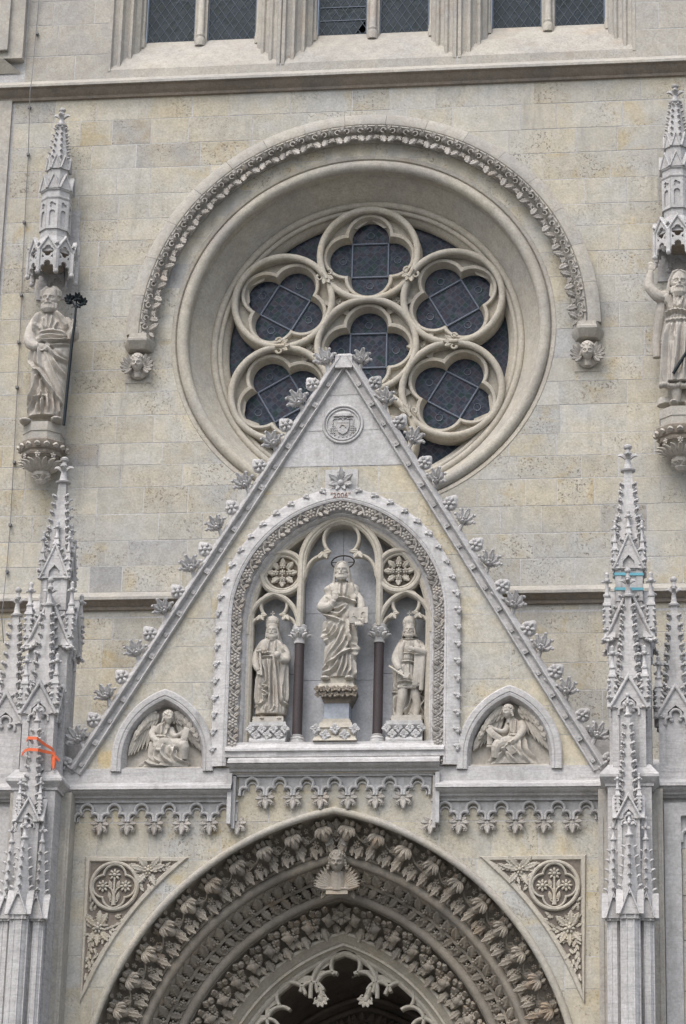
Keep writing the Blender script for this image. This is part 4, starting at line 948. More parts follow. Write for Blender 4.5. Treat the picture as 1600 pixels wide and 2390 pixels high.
def pinnacle(lab, x, y, zb, zg0, zg1, zc, zt, w_, rows=7, cs=1., ws=None, diamond=False, panel=True, corners=True, mat='marble', group='portal pinnacles', depth=None, gables=(0, 1, 2, 3)):
    t = thing('pinnacle', lab, 'pinnacle', (x, y, zb), group); ws = ws or w_*.62; hg = zg1-zg0
    MB().loft([[(x+sx*w_*.9, y+sy*w_*.9, z) for sx, sy in ((-1, -1), (1, -1), (1, 1), (-1, 1))] for z in (zb, zg0+hg*.3 if panel else zg0+.02)], True, True).build('shaft', mat, t, 0)
    f = MB()
    if panel:
        op = [(-w_*.60, zb+.06)]+trefoil(0, zg0-.10-w_*.1, w_*.60, w_*.9)+[(w_*.60, zb+.06)]
        plate(f, [(-w_, zb), (w_, zb), (w_, zg0+.03), (-w_, zg0+.03)], [op], -w_-.002, -w_*.91)
        bar(f, trefoil(0, zg0-.10-w_*.1, w_*.62, w_*.92), w_*.16, -w_-.035, -w_+.002)
        for q in (-1, 1): f.ell((q*w_*.25, -w_-.0, zg0-.10+w_*.2), (w_*.14, .03, w_*.14), 7, 5)
    else:
        f.box(-w_, w_, -w_-.002, -w_*.91, zb, zg0+.02)
        for q in (-.55, .55): f.box(q*w_-.012, q*w_+.012, -w_-.018, -w_, zb, zg0)
    fm = f.mesh('panel_face', 30)
    for k in (0, 1, 3): place(fm, 'panel_face', mat, t, (x, y, 0), (0, 0, k*PI/2))
    gm = MB(); hw = w_*1.14
    plate(gm, [(-hw, zg0-.02), (hw, zg0-.02), (0, zg1)], [[(-w_*.5, zg0-.05), (w_*.5, zg0-.05), (w_*.46, zg0+hg*.14), (0, zg0+hg*.36), (-w_*.46, zg0+hg*.14)]] if panel else [], -w_-.03, -w_*.80)
    bar(gm, [(-hw, zg0-.02), (0, zg1), (hw, zg0-.02)], w_*.2, -w_-.075, -w_*.8)
    gmm = gm.mesh('gable', 25)
    for k in gables: place(gmm, 'gable', mat, t, (x, y, 0), (0, 0, k*PI/2))
    nk = 3 if w_ > .16 else 0
    for k in gables:
        if k == 2: continue
        for s in (-1, 1):
            for i in range(nk):
                tt = (i+.6)/(nk+.2); lx, lz = s*hw*(1-tt), zg0+hg*tt
                v = Matrix.Rotation(k*PI/2, 3, 'Z') @ Vector((lx+s*.03, -w_-.03, lz+.03)); place(ckm, 'crocket', mat, t, (x+v.x, y+v.y, v.z), (0, 0, k*PI/2+s*.8), .75*cs)
    rr = PI/4 if diamond else 0.
    wt = ws*.30
    def sq(w2, z): 
        return [(x+w2*1.414*math.cos(rr+PI/4+k*PI/2), y+w2*1.414*math.sin(rr+PI/4+k*PI/2), z) for k in range(4)]
    MB().loft([sq(ws, zg0), sq(wt, zc)], True, True).build('spire', mat, t, 0)
    finial(t, x, y, zc, zt, wt*1.12, mat)
    for i in range(rows):
        tt = (i+.5)/(rows+.6); z = zg0+hg*.55+(zc-zg0-hg*.55)*tt; w2 = ws+(wt-ws)*(z-zg0)/(zc-zg0)
        for k in range(4):
            a = rr+PI/4+k*PI/2; d = (math.cos(a), math.sin(a)); r = w2*1.414
            place(ckm, 'crocket', mat, t, (x+d[0]*r, y+d[1]*r, z), (0, 0, a+PI/2), cs*(.80+.25*(1-tt))*(.9+.15*random.random()))
    if corners:
        for sx in (-1, 1):
            for sy in (-1, 1): place(mpm, 'corner_pinnacle', mat, t, (x+sx*w_*.98, y+sy*w_*.98, zg0+hg*.95), (0, 0, 0), (w_*3.6, w_*3.6, min(1.15, hg*2.2)))
    return t
for s in (-1, 1):
    side = 'left' if s < 0 else 'right'; X = s*4.32
    pr = thing('portal_pier', 'white marble pier with clustered shafts %s of the portal' % side, 'pier', (X, -2.4, 0), 'portal piers')
    m_ = MB(); m_.box(X-.46, X+.46, -2.26, YP-.001, 0, 11.0); m_.box(X-.43, X-.39, -2.275, -2.26, 0, 10.6); m_.box(X+.39, X+.43, -2.275, -2.26, 0, 10.6); m_.build('pier_body', 'frame', pr, 0)
    m_ = MB(); m_.box(X-.31, X+.31, -2.66, -2.259, 0, 10.98); m_.build('buttress', 'marble', pr, 0)
    m_ = MB()
    for h, y0, z0, z1, h2, y2 in ((.345, -2.68, 10.94, 10.98, .345, -2.68), (.35, -2.685, 10.98, 11.06, .42, -2.76), (.42, -2.76, 11.06, 11.10, .42, -2.76), (.42, -2.76, 11.10, 11.26, .30, -2.64)):
        m_.loft([[(X-h, y0, z0), (X+h, y0, z0), (X+h, -2.0, z0), (X-h, -2.0, z0)], [(X-h2, y2, z1), (X+h2, y2, z1), (X+h2, -2.0, z1), (X-h2, -2.0, z1)]], True, True)
    m_.build('capping', 'marble', pr, 0)
    for dx, y, r in ((0, -3.03, .128), (-.228, -2.90, .088), (.228, -2.90, .088)):
        m_ = MB(); m_.lathe((X+dx, y, 0), [(r*1.08, 0), (r*1.08, 9.02)], 8)
        for k in range(8):
            a = PI/8+k*PI/4; m_.tube([(X+dx+r*1.06*math.cos(a), y+r*1.06*math.sin(a), z) for z in (0, 9.0)], .013, 6)
        m_.build('shaft', 'marble', pr, 50)
    pinnacle('tall back pinnacle with crocketed spire %s of the gable' % side, s*4.335, -2.0, 11.15, 13.22, 13.98, 14.15, 14.3, .35, 0, 1., .21, gables=(0, 1, 2, 3)) if 0 else None
    A = thing('pinnacle', 'tallest crocketed pinnacle %s of the gable, standing behind the others' % side, 'pinnacle', (s*4.335, -2.0, 11.1), 'portal pinnacles')
    x, y = s*4.335, -2.0
    m_ = MB(); m_.box(x-.28, x+.28, y-.28, y+.28, 11.05, 13.3); m_.build('base_shaft', 'marble', A, 0)
    f = MB(); plate(f, [(-.30, 11.1), (.30, 11.1), (.30, 13.3), (-.30, 13.3)], [[(-.18, 11.2)]+trefoil(0, 12.98, .18, .30)+[(.18, 11.2)]], -.302, -.27); bar(f, trefoil(0, 12.98, .185, .305), .045, -.33, -.29); fm = f.mesh('panel_face', 30)
    for k in (0, 1, 3): place(fm, 'panel_face', 'marble', A, (x, y, 0), (0, 0, k*PI/2))
    gm = MB(); plate(gm, [(-.34, 13.24), (.34, 13.24), (0, 13.98)], [], -.33, -.20); bar(gm, [(-.35, 13.22), (0, 13.98), (.35, 13.22)], .06, -.37, -.20); [gm.leaf((q*.31, -.31, 13.24), (q*a_, -.5, -.7+.3*abs(a_)), (0, -1, 0), .13, .09, .3, serr=.3, seg=6, tip=.5) for q in (-1, 1) for a_ in (-.7, 0, .7)]; gmm = gm.mesh('gable', 25)
    for k in range(4): place(gmm, 'gable', 'marble', A, (x, y, 0), (0, 0, k*PI/2))
    for k in (0, 1, 3):
        for q in (-1, 1):
            for i in range(4):
                tt = (i+.5)/4.4; v = Matrix.Rotation(k*PI/2, 3, 'Z') @ Vector((q*.34*(1-tt)+q*.03, -.31, 13.22+.76*tt+.035)); place(ckm, 'crocket', 'marble', A, (x+v.x, y+v.y, v.z), (0, 0, k*PI/2+q*.8), .7)
    for sx in (-1, 1):
        for sy in (-1, 1): place(mpm, 'corner_pinnacle', 'marble', A, (x+sx*.32, y+sy*.32, 13.72), (0, 0, 0), (.9, .9, 1.1))
    m_ = MB().loft([[(x+sx*w2, y+sy*w2, z) for sx, sy in ((-1, -1), (1, -1), (1, 1), (-1, 1))] for w2, z in ((.31, 13.3), (.19, 13.82), (.185, 13.84), (.185, 14.5))], True, True); m_.build('shaft', 'marble', A, 0)
    f = MB(); plate(f, [(-.20, 13.84), (.20, 13.84), (.20, 14.36), (-.20, 14.36)], [[(-.11, 13.9), (.11, 13.9), (.11, 14.32), (-.11, 14.32)]], -.202, -.17); fm = f.mesh('panel_face', 30)
    for k in (0, 1, 3): place(fm, 'panel_face', 'marble', A, (x, y, 0), (0, 0, k*PI/2))
    gm = MB(); plate(gm, [(-.215, 14.34), (.215, 14.34), (0, 14.86)], [[(-.09, 14.36), (.09, 14.36), (.085, 14.45), (0, 14.55), (-.085, 14.45)]], -.23, -.13); bar(gm, [(-.225, 14.33), (0, 14.87), (.225, 14.33)], .04, -.255, -.13); gmm = gm.mesh('gable', 25)
    for k in range(4): place(gmm, 'gable', 'marble', A, (x, y, 0), (0, 0, k*PI/2))
    for k in (0, 1, 3):
        for q in (-1, 1):
            for i in range(3):
                tt = (i+.5)/3.3; v = Matrix.Rotation(k*PI/2, 3, 'Z') @ Vector((q*.22*(1-tt)+q*.028, -.21, 14.33+.54*tt+.03)); place(ckm, 'crocket', 'marble', A, (x+v.x, y+v.y, v.z), (0, 0, k*PI/2+q*.8), .68)
        v = Matrix.Rotation(k*PI/2, 3, 'Z') @ Vector((0, -.18, 14.88)); place(mpm, 'gable_finial', 'marble', A, (x+v.x, y+v.y, v.z), (0, 0, 0), (.75, .75, .8))
    for sx in (-1, 1):
        for sy in (-1, 1): place(mpm, 'corner_pinnacle', 'marble', A, (x+sx*.20, y+sy*.20, 14.62), (0, 0, 0), (.64, .64, 1.0))
    MB().loft([[(x+sx*w2, y+sy*w2, z) for sx, sy in ((-1, -1), (1, -1), (1, 1), (-1, 1))] for w2, z in ((.185, 14.4), (.055, 15.94))], True, True).build('spire', 'marble', A, 0)
    finial(A, x, y, 15.94, 16.37, .066)
    for i in range(7):
        z = 14.88+.135*i; w2 = .185+(.055-.185)*(z-14.4)/1.54
        for k in range(4):
            a = PI/4+k*PI/2; place(ckm, 'crocket', 'marble', A, (x+w2*1.414*math.cos(a), y+w2*1.414*math.sin(a), z), (0, 0, a+PI/2), .72)
    pinnacle('middle crocketed pinnacle %s of the gable on the pier capping' % side, s*4.325, -2.44, 11.22, 12.10, 12.56, 13.82, 14.27, .235, 9, .9)
    pinnacle('crocketed pinnacle at the %s outer end of the portal ledge' % side, s*4.985, -1.80, 11.30, 12.12, 12.58, 13.87, 14.33, .245, 9, .9)
    pinnacle('small front pinnacle %s of the gable, in front of the pier' % side, s*4.31, -2.80, 9.3, 10.42, 10.74, 11.93, 12.27, .155, 9, .82)
    for dx, yy, zz, nm in ((0, -3.06, 0, 'middle'), (-.225, -2.92, -.03, 'left'), (.225, -2.92, -.03, 'right')):
        pinnacle('%s of three lowest slender pinnacles on the %s pier shafts' % (nm, side), X+dx, yy, 8.95, 9.03+zz, 9.36+zz, 10.13+zz, 10.47+zz, .118 if dx == 0 else .095, 6, .62, .105 if dx == 0 else .082, diamond=True, panel=False, corners=False)
    # flank of the portal beyond the pier, with a blind trefoil panel
    t = thing('portal_flank', 'blind panel with trefoil head and ochre stones beyond the %s pier' % side, 'panel', (s*5.3, YP, 0), 'blind panels beside the piers')
    m_ = MB(); x0, x1 = sorted((s*4.93, s*5.75)); xa, xb = x0+.10, x1-.02
    plate(m_, [(x0-.14, 6.4), (x1+.14, 6.4), (x1+.14, 10.85), (x0-.14, 10.85)], [[(x0+.1, 6.3), (x0+.1, 10.66), (x0+.56, 10.66), (x0+.56, 6.3)]], YP-.10, YP+.002); m_.build('panel_frame', 'marble_smooth', t, 0)
    masonry(t, x0+.10, x0+.56, 6.4, 10.2, YP-.02, 'wall', .62, .5, .6, seed=31+s, dep=.025)
    m_ = MB(); m_.box(x0+.1, x0+.56, YP-.018, YP+.001, 10.2, 10.66); m_.build('panel_head', 'marble_smooth', t, 0)
    m_ = MB(); bar(m_, [(x0+.33+q[0]-(x0+.33), q[1]) for q in trefoil(x0+.33, 10.28, .22, .34)], .05, YP-.085, YP); m_.build('trefoil_head', 'marble_smooth', t, 30)
# cargo straps round two pinnacles
def strap(nm, lab, mat, pts, h=.05, closed=True):
    n = len(pts); m_ = MB(); r1 = [Vector(p) for p in pts]
    m_.loft([[(p.x, p.y, p.z-h/2) for p in r1], [(p.x, p.y, p.z+h/2) for p in r1]], closed)
    o = m_.build(nm, mat, None, 0); md_ = o.modifiers.new('s', 'SOLIDIFY'); md_.thickness = .008; md_.offset = 1
    return tag(o, lab, 'strap')
for z, lab in ((14.26, 'upper teal strap round the tallest right pinnacle'), (14.03, 'lower teal strap round the tallest right pinnacle')):
    h = .208; x, y = 4.335, -2.0; strap('strap', lab, 'teal', [(x-h, y-h, z), (x+h, y-h, z-.01), (x+h, y+h, z), (x-h, y+h, z+.01)], .042)
up = [(63, 1728, -2.80), (66, 1722, -3.02), (86, 1723, -3.03), (93, 1729, -2.95), (105, 1738, -2.84), (119, 1746, -2.75), (124, 1752, -2.70), (133, 1775, -2.66)]
strap('strap', 'upper orange strap tied round the small left pinnacle', 'orange', [at(*p) for p in up], .045, False)
lo = [(51, 1762, -2.70), (58, 1752, -2.85), (66, 1749, -3.03), (88, 1750, -3.03), (104, 1754, -2.85), (120, 1757, -2.75), (128, 1764, -2.72), (138, 1775, -2.68)]
strap('strap', 'lower orange strap tied round the small left pinnacle', 'orange', [at(*p) for p in lo], .045, False)
m_ = MB(); m_.leaf(at(124, 1756, -2.72), (.1, 0, -1), (0, -1, 0), .28, .06, .1); tag(m_.build('strap_end', 'orange', None, 40), 'loose hanging end of the orange straps', 'strap')

# ================================================================== SIDE STATUE CANOPIES AND CONSOLES, HOOD CORBELS
for s in (-1, 1):
    side = 'left' if s < 0 else 'right'; x, y = s*5.14, -.40
    t = thing('statue_canopy', 'spired stone canopy with quatrefoil openings above the %s wall statue' % side, 'canopy', (x, 0, 20.1), 'canopies over the wall statues')
    mt = 'marble_smooth'
    MB().lathe((x, y, 0), [(.235, 20.65), (.235, 21.48), (.25, 21.5), (.265, 21.52), (.265, 21.55), (.25, 21.56), (.25, 21.64), (.275, 21.66), (.275, 21.69)], 8).build('drum', mt, t, 30)
    MB().lathe((x, y, 0), [(.19, 21.65), (.18, 22.2), (.185, 22.2), (.06, 23.0)], 8).build('spire', mt, t, 30)
    finial(t, x, y, 22.93, 23.28, .062, mt)
    # lower skirt roof
    MB().lathe((x, y, 0), [(.36, 20.50), (.24, 20.82)], 8).build('skirt_roof', mt, t, 0)
    nface = 8
    f = MB(); hw = .365*math.tan(PI/8)
    fo = foil(0, 20.49, .05, .05, 0, 32); op = [(-hw*.72, 20.05)]+trefoil(0, 20.19, hw*.7, .13)+[(hw*.72, 20.05)]
    plate(f, [(-hw, 20.15), (hw, 20.15), (hw, 20.52), (0, 20.73), (-hw, 20.52)], [fo, op, [(-.09, 20.42), (-.05, 20.38), (-.09, 20.36)], [(.09, 20.42), (.05, 20.38), (.09, 20.36)]], -.37, -.33)
    bar(f, [(-hw, 20.51), (0, 20.75), (hw, 20.51)], .035, -.40, -.33); f.box(-hw-.025, -hw+.025, -.395, -.33, 20.12, 20.52)
    f.ell((-hw, -.37, 20.11), (.045, .05, .045), 7, 5); fm = f.mesh('gabled_face', 25)
    for k in range(8): place(fm, 'gabled_face', mt, t, (x, y, 0), (0, 0, k*PI/4))
    for k in range(8): a = PI/8+k*PI/4; place(ckm, 'crocket', mt, t, (x+.36*math.cos(a), y+.36*math.sin(a), 20.60), (0, 0, a+PI/2), .75)
    f = MB(); hw = .235*math.tan(PI/8); plate(f, [(-hw, 20.95), (hw, 20.95), (hw, 21.48), (-hw, 21.48)], [foil(0, 21.38, .03, .03, 0, 24, 3), [(-.05, 21.0), (.05, 21.0)]+arc(0, 21.24, .05, 0, 180, 6)], -.245, -.22); fm = f.mesh('traceried_face', 25)
    for k in range(8): place(fm, 'traceried_face', mt, t, (x, y, 0), (0, 0, k*PI/4))
    for zg, hg, rr, mk in ((21.68, .26, .255, 1), (22.08, .24, .185, 1)):
        f = MB(); hw = rr*math.tan(PI/8); plate(f, [(-hw, zg), (hw, zg), (0, zg+hg)], [], -rr-.01, -rr+.05); bar(f, [(-hw, zg), (0, zg+hg), (hw, zg)], .025, -rr-.03, -rr+.05); fm = f.mesh('gablet', 25)
        for k in range(8): place(fm, 'gablet', mt, t, (x, y, 0), (0, 0, k*PI/4))
    for i in range(6):
        z = 22.30+.115*i; r = .185+(.06-.185)*(z-22.2)/.8
        for k in range(8): a = PI/8+k*PI/4; place(ckm, 'crocket', mt, t, (x+r*math.cos(a), y+r*math.sin(a), z), (0, 0, a+PI/2), .48)
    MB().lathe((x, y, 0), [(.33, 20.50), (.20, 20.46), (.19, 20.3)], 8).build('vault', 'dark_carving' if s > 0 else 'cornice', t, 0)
    m_ = MB(); m_.box(x-.34+s*.0, x+.36, -.03, -.006, 19.93, 20.98); m_.box(x-.2, x+.33, -.028, -.006, 20.98, 21.55); m_.build('backing_slab', 'marble', t, 0)
    # console
    t = thing('statue_console', 'octagonal leaf carved console carrying the %s wall statue' % side, 'console', (x, 0, 16.6), 'consoles of the wall statues')
    y2 = -.33
    MB().lathe((x+.02*-s, y2, 0), [(.33, 17.22), (.33, 17.36), (.345, 17.37), (.345, 17.52)], 8).build('block', 'frame', t, 0)
    MB().lathe((x+.02*-s, y2, 0), [(.34, 16.98), (.34, 17.05), (.37, 17.07), (.40, 17.16), (.405, 17.20), (.34, 17.24)], 8).build('cornice', 'cornice', t, 0)
    MB().lathe((x+.02*-s, y2, 0), [(.05, 16.55), (.10, 16.6), (.09, 16.64), (.15, 16.68), (.16, 16.72), (.13, 16.74), (.24, 16.95), (.35, 17.0)], 8).build('bell', 'statue_old', t, 30)
    m_ = MB()
    for k in range(16):
        a = k*PI/8; d = Vector((math.cos(a), math.sin(a), 0)); m_.leaf(Vector((x-.02*s, y2, 16.76))+d*.14, (d.x*.8, d.y*.8, 1), d, .27, .11, .2, serr=.25, seg=6, tip=.9)
        m_.leaf(Vector((x-.02*s, y2, 17.12))+d*.36, (d.x, d.y, .4), (0, 0, 1), .07, .10, .2)
        if k % 2 == 0: m_.rosette(Vector((x-.02*s, y2, 16.96))+d*.33, d, .05, 5, .4)
        if k % 2: m_.leaf(Vector((x-.02*s, y2, 16.6))+d*.06, (d.x*.8, d.y*.8, 1), d, .12, .06, .2, tip=.8)
    m_.build('leaves', 'statue_old', t, 50)
# ================================================================== FIGURES
def sculpt(mb, name, voxel=.011, smooth=2):
    me = bpy.data.meshes.new(name); me.from_pydata(mb.v, [], mb.f)
    bm = bmesh.new(); bm.from_mesh(me); bmesh.ops.recalc_face_normals(bm, faces=bm.faces); bm.to_mesh(me); bm.free()
    o = bpy.data.objects.new(name, me); COL.objects.link(o)
    r = o.modifiers.new('r', 'REMESH'); r.mode = 'VOXEL'; r.voxel_size = voxel; r.use_smooth_shade = True
    if smooth: q = o.modifiers.new('s', 'SMOOTH'); q.factor = .5; q.iterations = smooth
    dg = bpy.context.evaluated_depsgraph_get(); out = bpy.data.meshes.new_from_object(o.evaluated_get(dg))
    bpy.data.objects.remove(o); out.name = name
    out.polygons.foreach_set('use_smooth', [True]*len(out.polygons))
    return out
def smooth_line(pts, n=6):
    """Catmull-Rom resampling"""
    P = [np.array(p, float) for p in pts]; P = [2*P[0]-P[1]]+P+[2*P[-1]-P[-2]]; out = []
    for i in range(1, len(P)-2):
        for t in np.linspace(0, 1, n, endpoint=False):
            a, b, c, d = P[i-1:i+3]; out.append(.5*((2*b)+(c-a)*t+(2*a-5*b+4*c-d)*t*t+(3*b-a-3*c+d)*t**3))
    out.append(P[-2]); return out
class Fig:
    """a figure drawn in photo pixels (zoomed by k from the corner ox, oy) at depth y"""
    def __init__(s, ox, oy, k, y): s.o = (ox, oy); s.k = k; s.y = y; s.mb = MB()
    def P(s, px, py, dy=0.): return at(s.o[0]+px/s.k, s.o[1]+py/s.k, s.y+dy)
    def body(s, rows, folds=(), layers=(), dy=0., nz=190, nt=210, ex=2.3, ripple=.005, rk=9, back=.8):
        R = []
        for v, l, r, b in rows: a, c = s.P(l, v, dy), s.P(r, v, dy); R.append(((a.z+c.z)/2, a.x, c.x, b))
        R.sort(); z = np.array([q[0] for q in R]); zs = np.linspace(z[0], z[-1], nz)
        def sm(i):
            q = np.interp(zs, z, [w[i] for w in R]); k_ = np.ones(7)/7; e = np.concatenate([[q[0]]*3, q, [q[-1]]*3]); return np.convolve(e, k_, 'valid')
        xl, xr, b = sm(1), sm(2), sm(3); th = np.linspace(0, 2*PI, nt, endpoint=False)
        cx = (xl+xr)/2; hw = (xr-xl)/2
        ct, st = np.cos(th), np.sin(th); rr = (np.abs(ct)**ex+np.abs(st)**ex)**(-1/ex)
        X = cx[:, None]+hw[:, None]*(rr*ct)[None]; Y = -(b[:, None])*(rr*st)[None]; Y = np.where(Y > 0, Y*back, Y); Z = np.repeat(zs[:, None], nt, 1)
        nx = ct[None]/np.maximum(hw[:, None], .02); ny = -st[None]/np.maximum(b[:, None], .02); nl = np.sqrt(nx**2+ny**2); nx, ny = nx/nl, ny/nl
        front = np.clip((-ny+.05)*1.6, 0, 1)
        D = ripple*np.abs(np.sin(rk*th[None]*.5+1.5*np.sin(zs*3)[:, None]))*2-ripple
        D = np.repeat(D, 1, 0)*np.ones_like(X)
        for poly, amp in layers:
            pp = [s.P(*q, dy) for q in poly]; pol = [(q.x, q.z) for q in pp]
            D += np.where(inside_np(X, Z, pol), amp, 0.)*front
        for pts, wd, amp in folds:
            L = smooth_line([(s.P(*q, dy).x, s.P(*q, dy).z) for q in pts]); best = np.full(X.shape, 9.); tt = np.zeros(X.shape)
            for m in range(len(L)-1):
                a, c = L[m], L[m+1]; d = c-a; l2 = max(d@d, 1e-9); t = np.clip(((X-a[0])*d[0]+(Z-a[1])*d[1])/l2, 0, 1)
                ds = np.hypot(X-a[0]-t*d[0], Z-a[1]-t*d[1]); upd = ds < best; best = np.where(upd, ds, best); tt = np.where(upd, (m+t)/(len(L)-1), tt)
            env = np.clip(np.sin(PI*np.clip(tt*.9+.05, 0, 1))*1.6, .15, 1)
            D += 1.35*amp*env*(np.exp(-(best/wd)**1.25)-.55*np.exp(-((best-2.0*wd)/wd)**2))*front
        X = X+nx*D; Y = Y+ny*D+s.y+dy
        s.mb.loft([[(X[i, j], Y[i, j], Z[i, j]) for j in range(nt)] for i in range(nz)], True, True)
    def tube(s, pts, rad, n=12, flat=1.): s.mb.tube([s.P(*p) for p in smooth_line(pts, 4)] if len(pts) > 2 else [s.P(*p) for p in pts], list(np.interp(np.linspace(0, 1, (len(pts)-1)*4+1 if len(pts) > 2 else 2), np.linspace(0, 1, len(rad)), rad)), n, flat)
    def hand(s, wrist, tip, S=.17, curl=.3, thumb=1, dy=-.02):
        a, b = s.P(*wrist), s.P(*tip); d = (b-a).normalized(); n = Vector((0, -1, 0)); n = (n-d*n.dot(d)).normalized(); sd_ = d.cross(n)
        R = Matrix((sd_, n, d)).transposed(); s.mb.ell(a+d*S*.28, (S*.25, S*.13, S*.34), 10, 7, R)
        for i in range(4):
            o = a+d*S*.48+sd_*S*.13*(i-1.5); L = S*(.42, .5, .46, .36)[i]
            s.mb.tube([o, o+d*L*.5+n*S*.03, o+d*L*(1-.3*curl)-n*S*.3*curl], [S*.075, S*.07, S*.055], 7)
        o = a+d*S*.15+sd_*S*.2*thumb; s.mb.tube([o, o+d*S*.2+sd_*S*.13*thumb, o+d*S*.42+sd_*S*.12*thumb+n*S*.05], [S*.08, S*.075, S*.055], 7)
    def head(s, c, h, yaw=0., pitch=-.1, beard=1., hair='long', hl=None, roll_=0., cap=False):
        R = Matrix.Rotation(yaw, 3, 'Z') @ Matrix.Rotation(roll_, 3, 'Y') @ Matrix.Rotation(-pitch, 3, 'X'); C = s.P(*c) if len(c) < 4 else Vector(c[:3])
        G = lambda x, y, z: C+R @ Vector((x*h, y*h, z*h))
        rings = []
        for i in range(41):
            t = PI*min(max(i/40, .015), .985); ring = []
            for j in range(56):
                a = 2*PI*j/56; x, y, z = .335*math.sin(t)*math.cos(a), .40*math.sin(t)*math.sin(a), -.5*math.cos(t)
                if z < -.1: x *= 1-.28*min(1, (-.1-z)/.4)
                if y < 0:
                    e = math.exp(-((abs(x)-.135)**2/.0055+(z-.02)**2/.0028)); y += .12*e
                    y -= .04*math.exp(-((z-.105)**2/.0016+x*x/.05)); y += .02*math.exp(-((z+.2)**2/.0008+x*x/.02))
                    y -= .018*math.exp(-((abs(x)-.17)**2/.005+(z+.10)**2/.008))
                ring.append(G(x, y, z))
            rings.append(ring)
        s.mb.loft(rings, True, True)
        s.mb.tube([G(0, -.385, .10), G(0, -.43, .02), G(0, -.49, -.085)], [h*.03, h*.038, h*.05], 8); s.mb.ell(G(0, -.43, -.10), (h*.065, h*.05, h*.032), 8, 5)
        for q in (-1, 1): s.mb.ell(G(q*.135, -.325, .02), (h*.05, h*.03, h*.024), 7, 5)
        s.mb.tube([G(0, .04, -.25), G(0, .07, -.75)], [h*(.20 if beard else .16), h*(.23 if beard else .18)], 10)
        if beard:
            for q in (-1, 1): s.mb.tube([G(0, -.43, -.165), G(q*.10, -.40, -.185), G(q*.17, -.33, -.25)], [h*.04, h*.042, h*.025], 7)
            s.mb.ell(G(0, -.40, -.235), (h*.075, h*.04, h*.022), 7, 5)
            nb = 7
            for i in range(nb):
                x = (i-(nb-1)/2)/(nb-1)*2; s.mb.tube([G(x*.28, -.16-.17*(1-x*x), -.2), G(x*.25, -.22-.17*(1-x*x), -.40-.03*beard), G(x*.16, -.24-.12*(1-x*x), -.50-.22*beard*(1-.5*x*x))], [h*.07, h*.085, h*.045], 7)
            s.mb.ell(G(0, -.24, -.42), (h*.22, h*.14, h*.16), 10, 7)
        s.mb.ell(G(0, .12, .13), (h*.37, h*.39, h*.395), 16, 10, R)
        nh = 13
        for i in range(nh):     # locks round the face
            a = -2.5+5.0*i/(nh-1); x, y = .36*math.sin(a), .06+.30*math.cos(a)
            if hair == 'short': s.mb.tube([G(x*.5, y*.5, .50), G(x*1.02, y, .33), G(x*1.08, y*1.02, .12 if abs(a) > 1 else .2)], [h*.08, h*.085, h*.06], 7)
        if hair in ('long', 'mid'):
            L = hl or (.85 if hair == 'long' else .55)
            for q in (-1, 1):
                for i in range(9):
                    y = -.14+.07*i; w_ = .03*math.sin(2.4*i); s.mb.tube([G(q*.02, y*.5-.12, .49), G(q*.22, y-.08, .40), G(q*.36, y-.01+w_*.3, .10), G(q*(.40+w_), y+.01, -.22), G(q*(.41+.03*i*L+w_), y-.02, .1-L)], [h*.035, h*.05, h*.052, h*.055, h*.03], 7)
        if hair == 'curly':
            for i in range(60):
                a = 2*PI*(i*.381966); t = .15+1.35*((i+.5)/60)
                p = Vector((.37*math.sin(t)*math.cos(a), .40*math.sin(t)*math.sin(a)+.07, .12+.40*math.cos(t)))
                if p.y < -.22 and p.z < .28: continue
                s.mb.ell(G(*p), (h*.085, h*.085, h*.075), 7, 5)
            for q in (-1, 1):
                for i in range(4): s.mb.ell(G(q*(.34+.03*i), .02, .05-.12*i), (h*.09, h*.12, h*.08), 7, 5)
        else:
            for q in (-1, 1): s.mb.ell(G(q*.345, .0, -.02), (h*.04, h*.07, h*.09), 7, 5)
    def done(s, name, mat, parent=None, voxel=.010, smooth=1): return place(sculpt(s.mb, name, voxel, smooth), name, mat, parent)

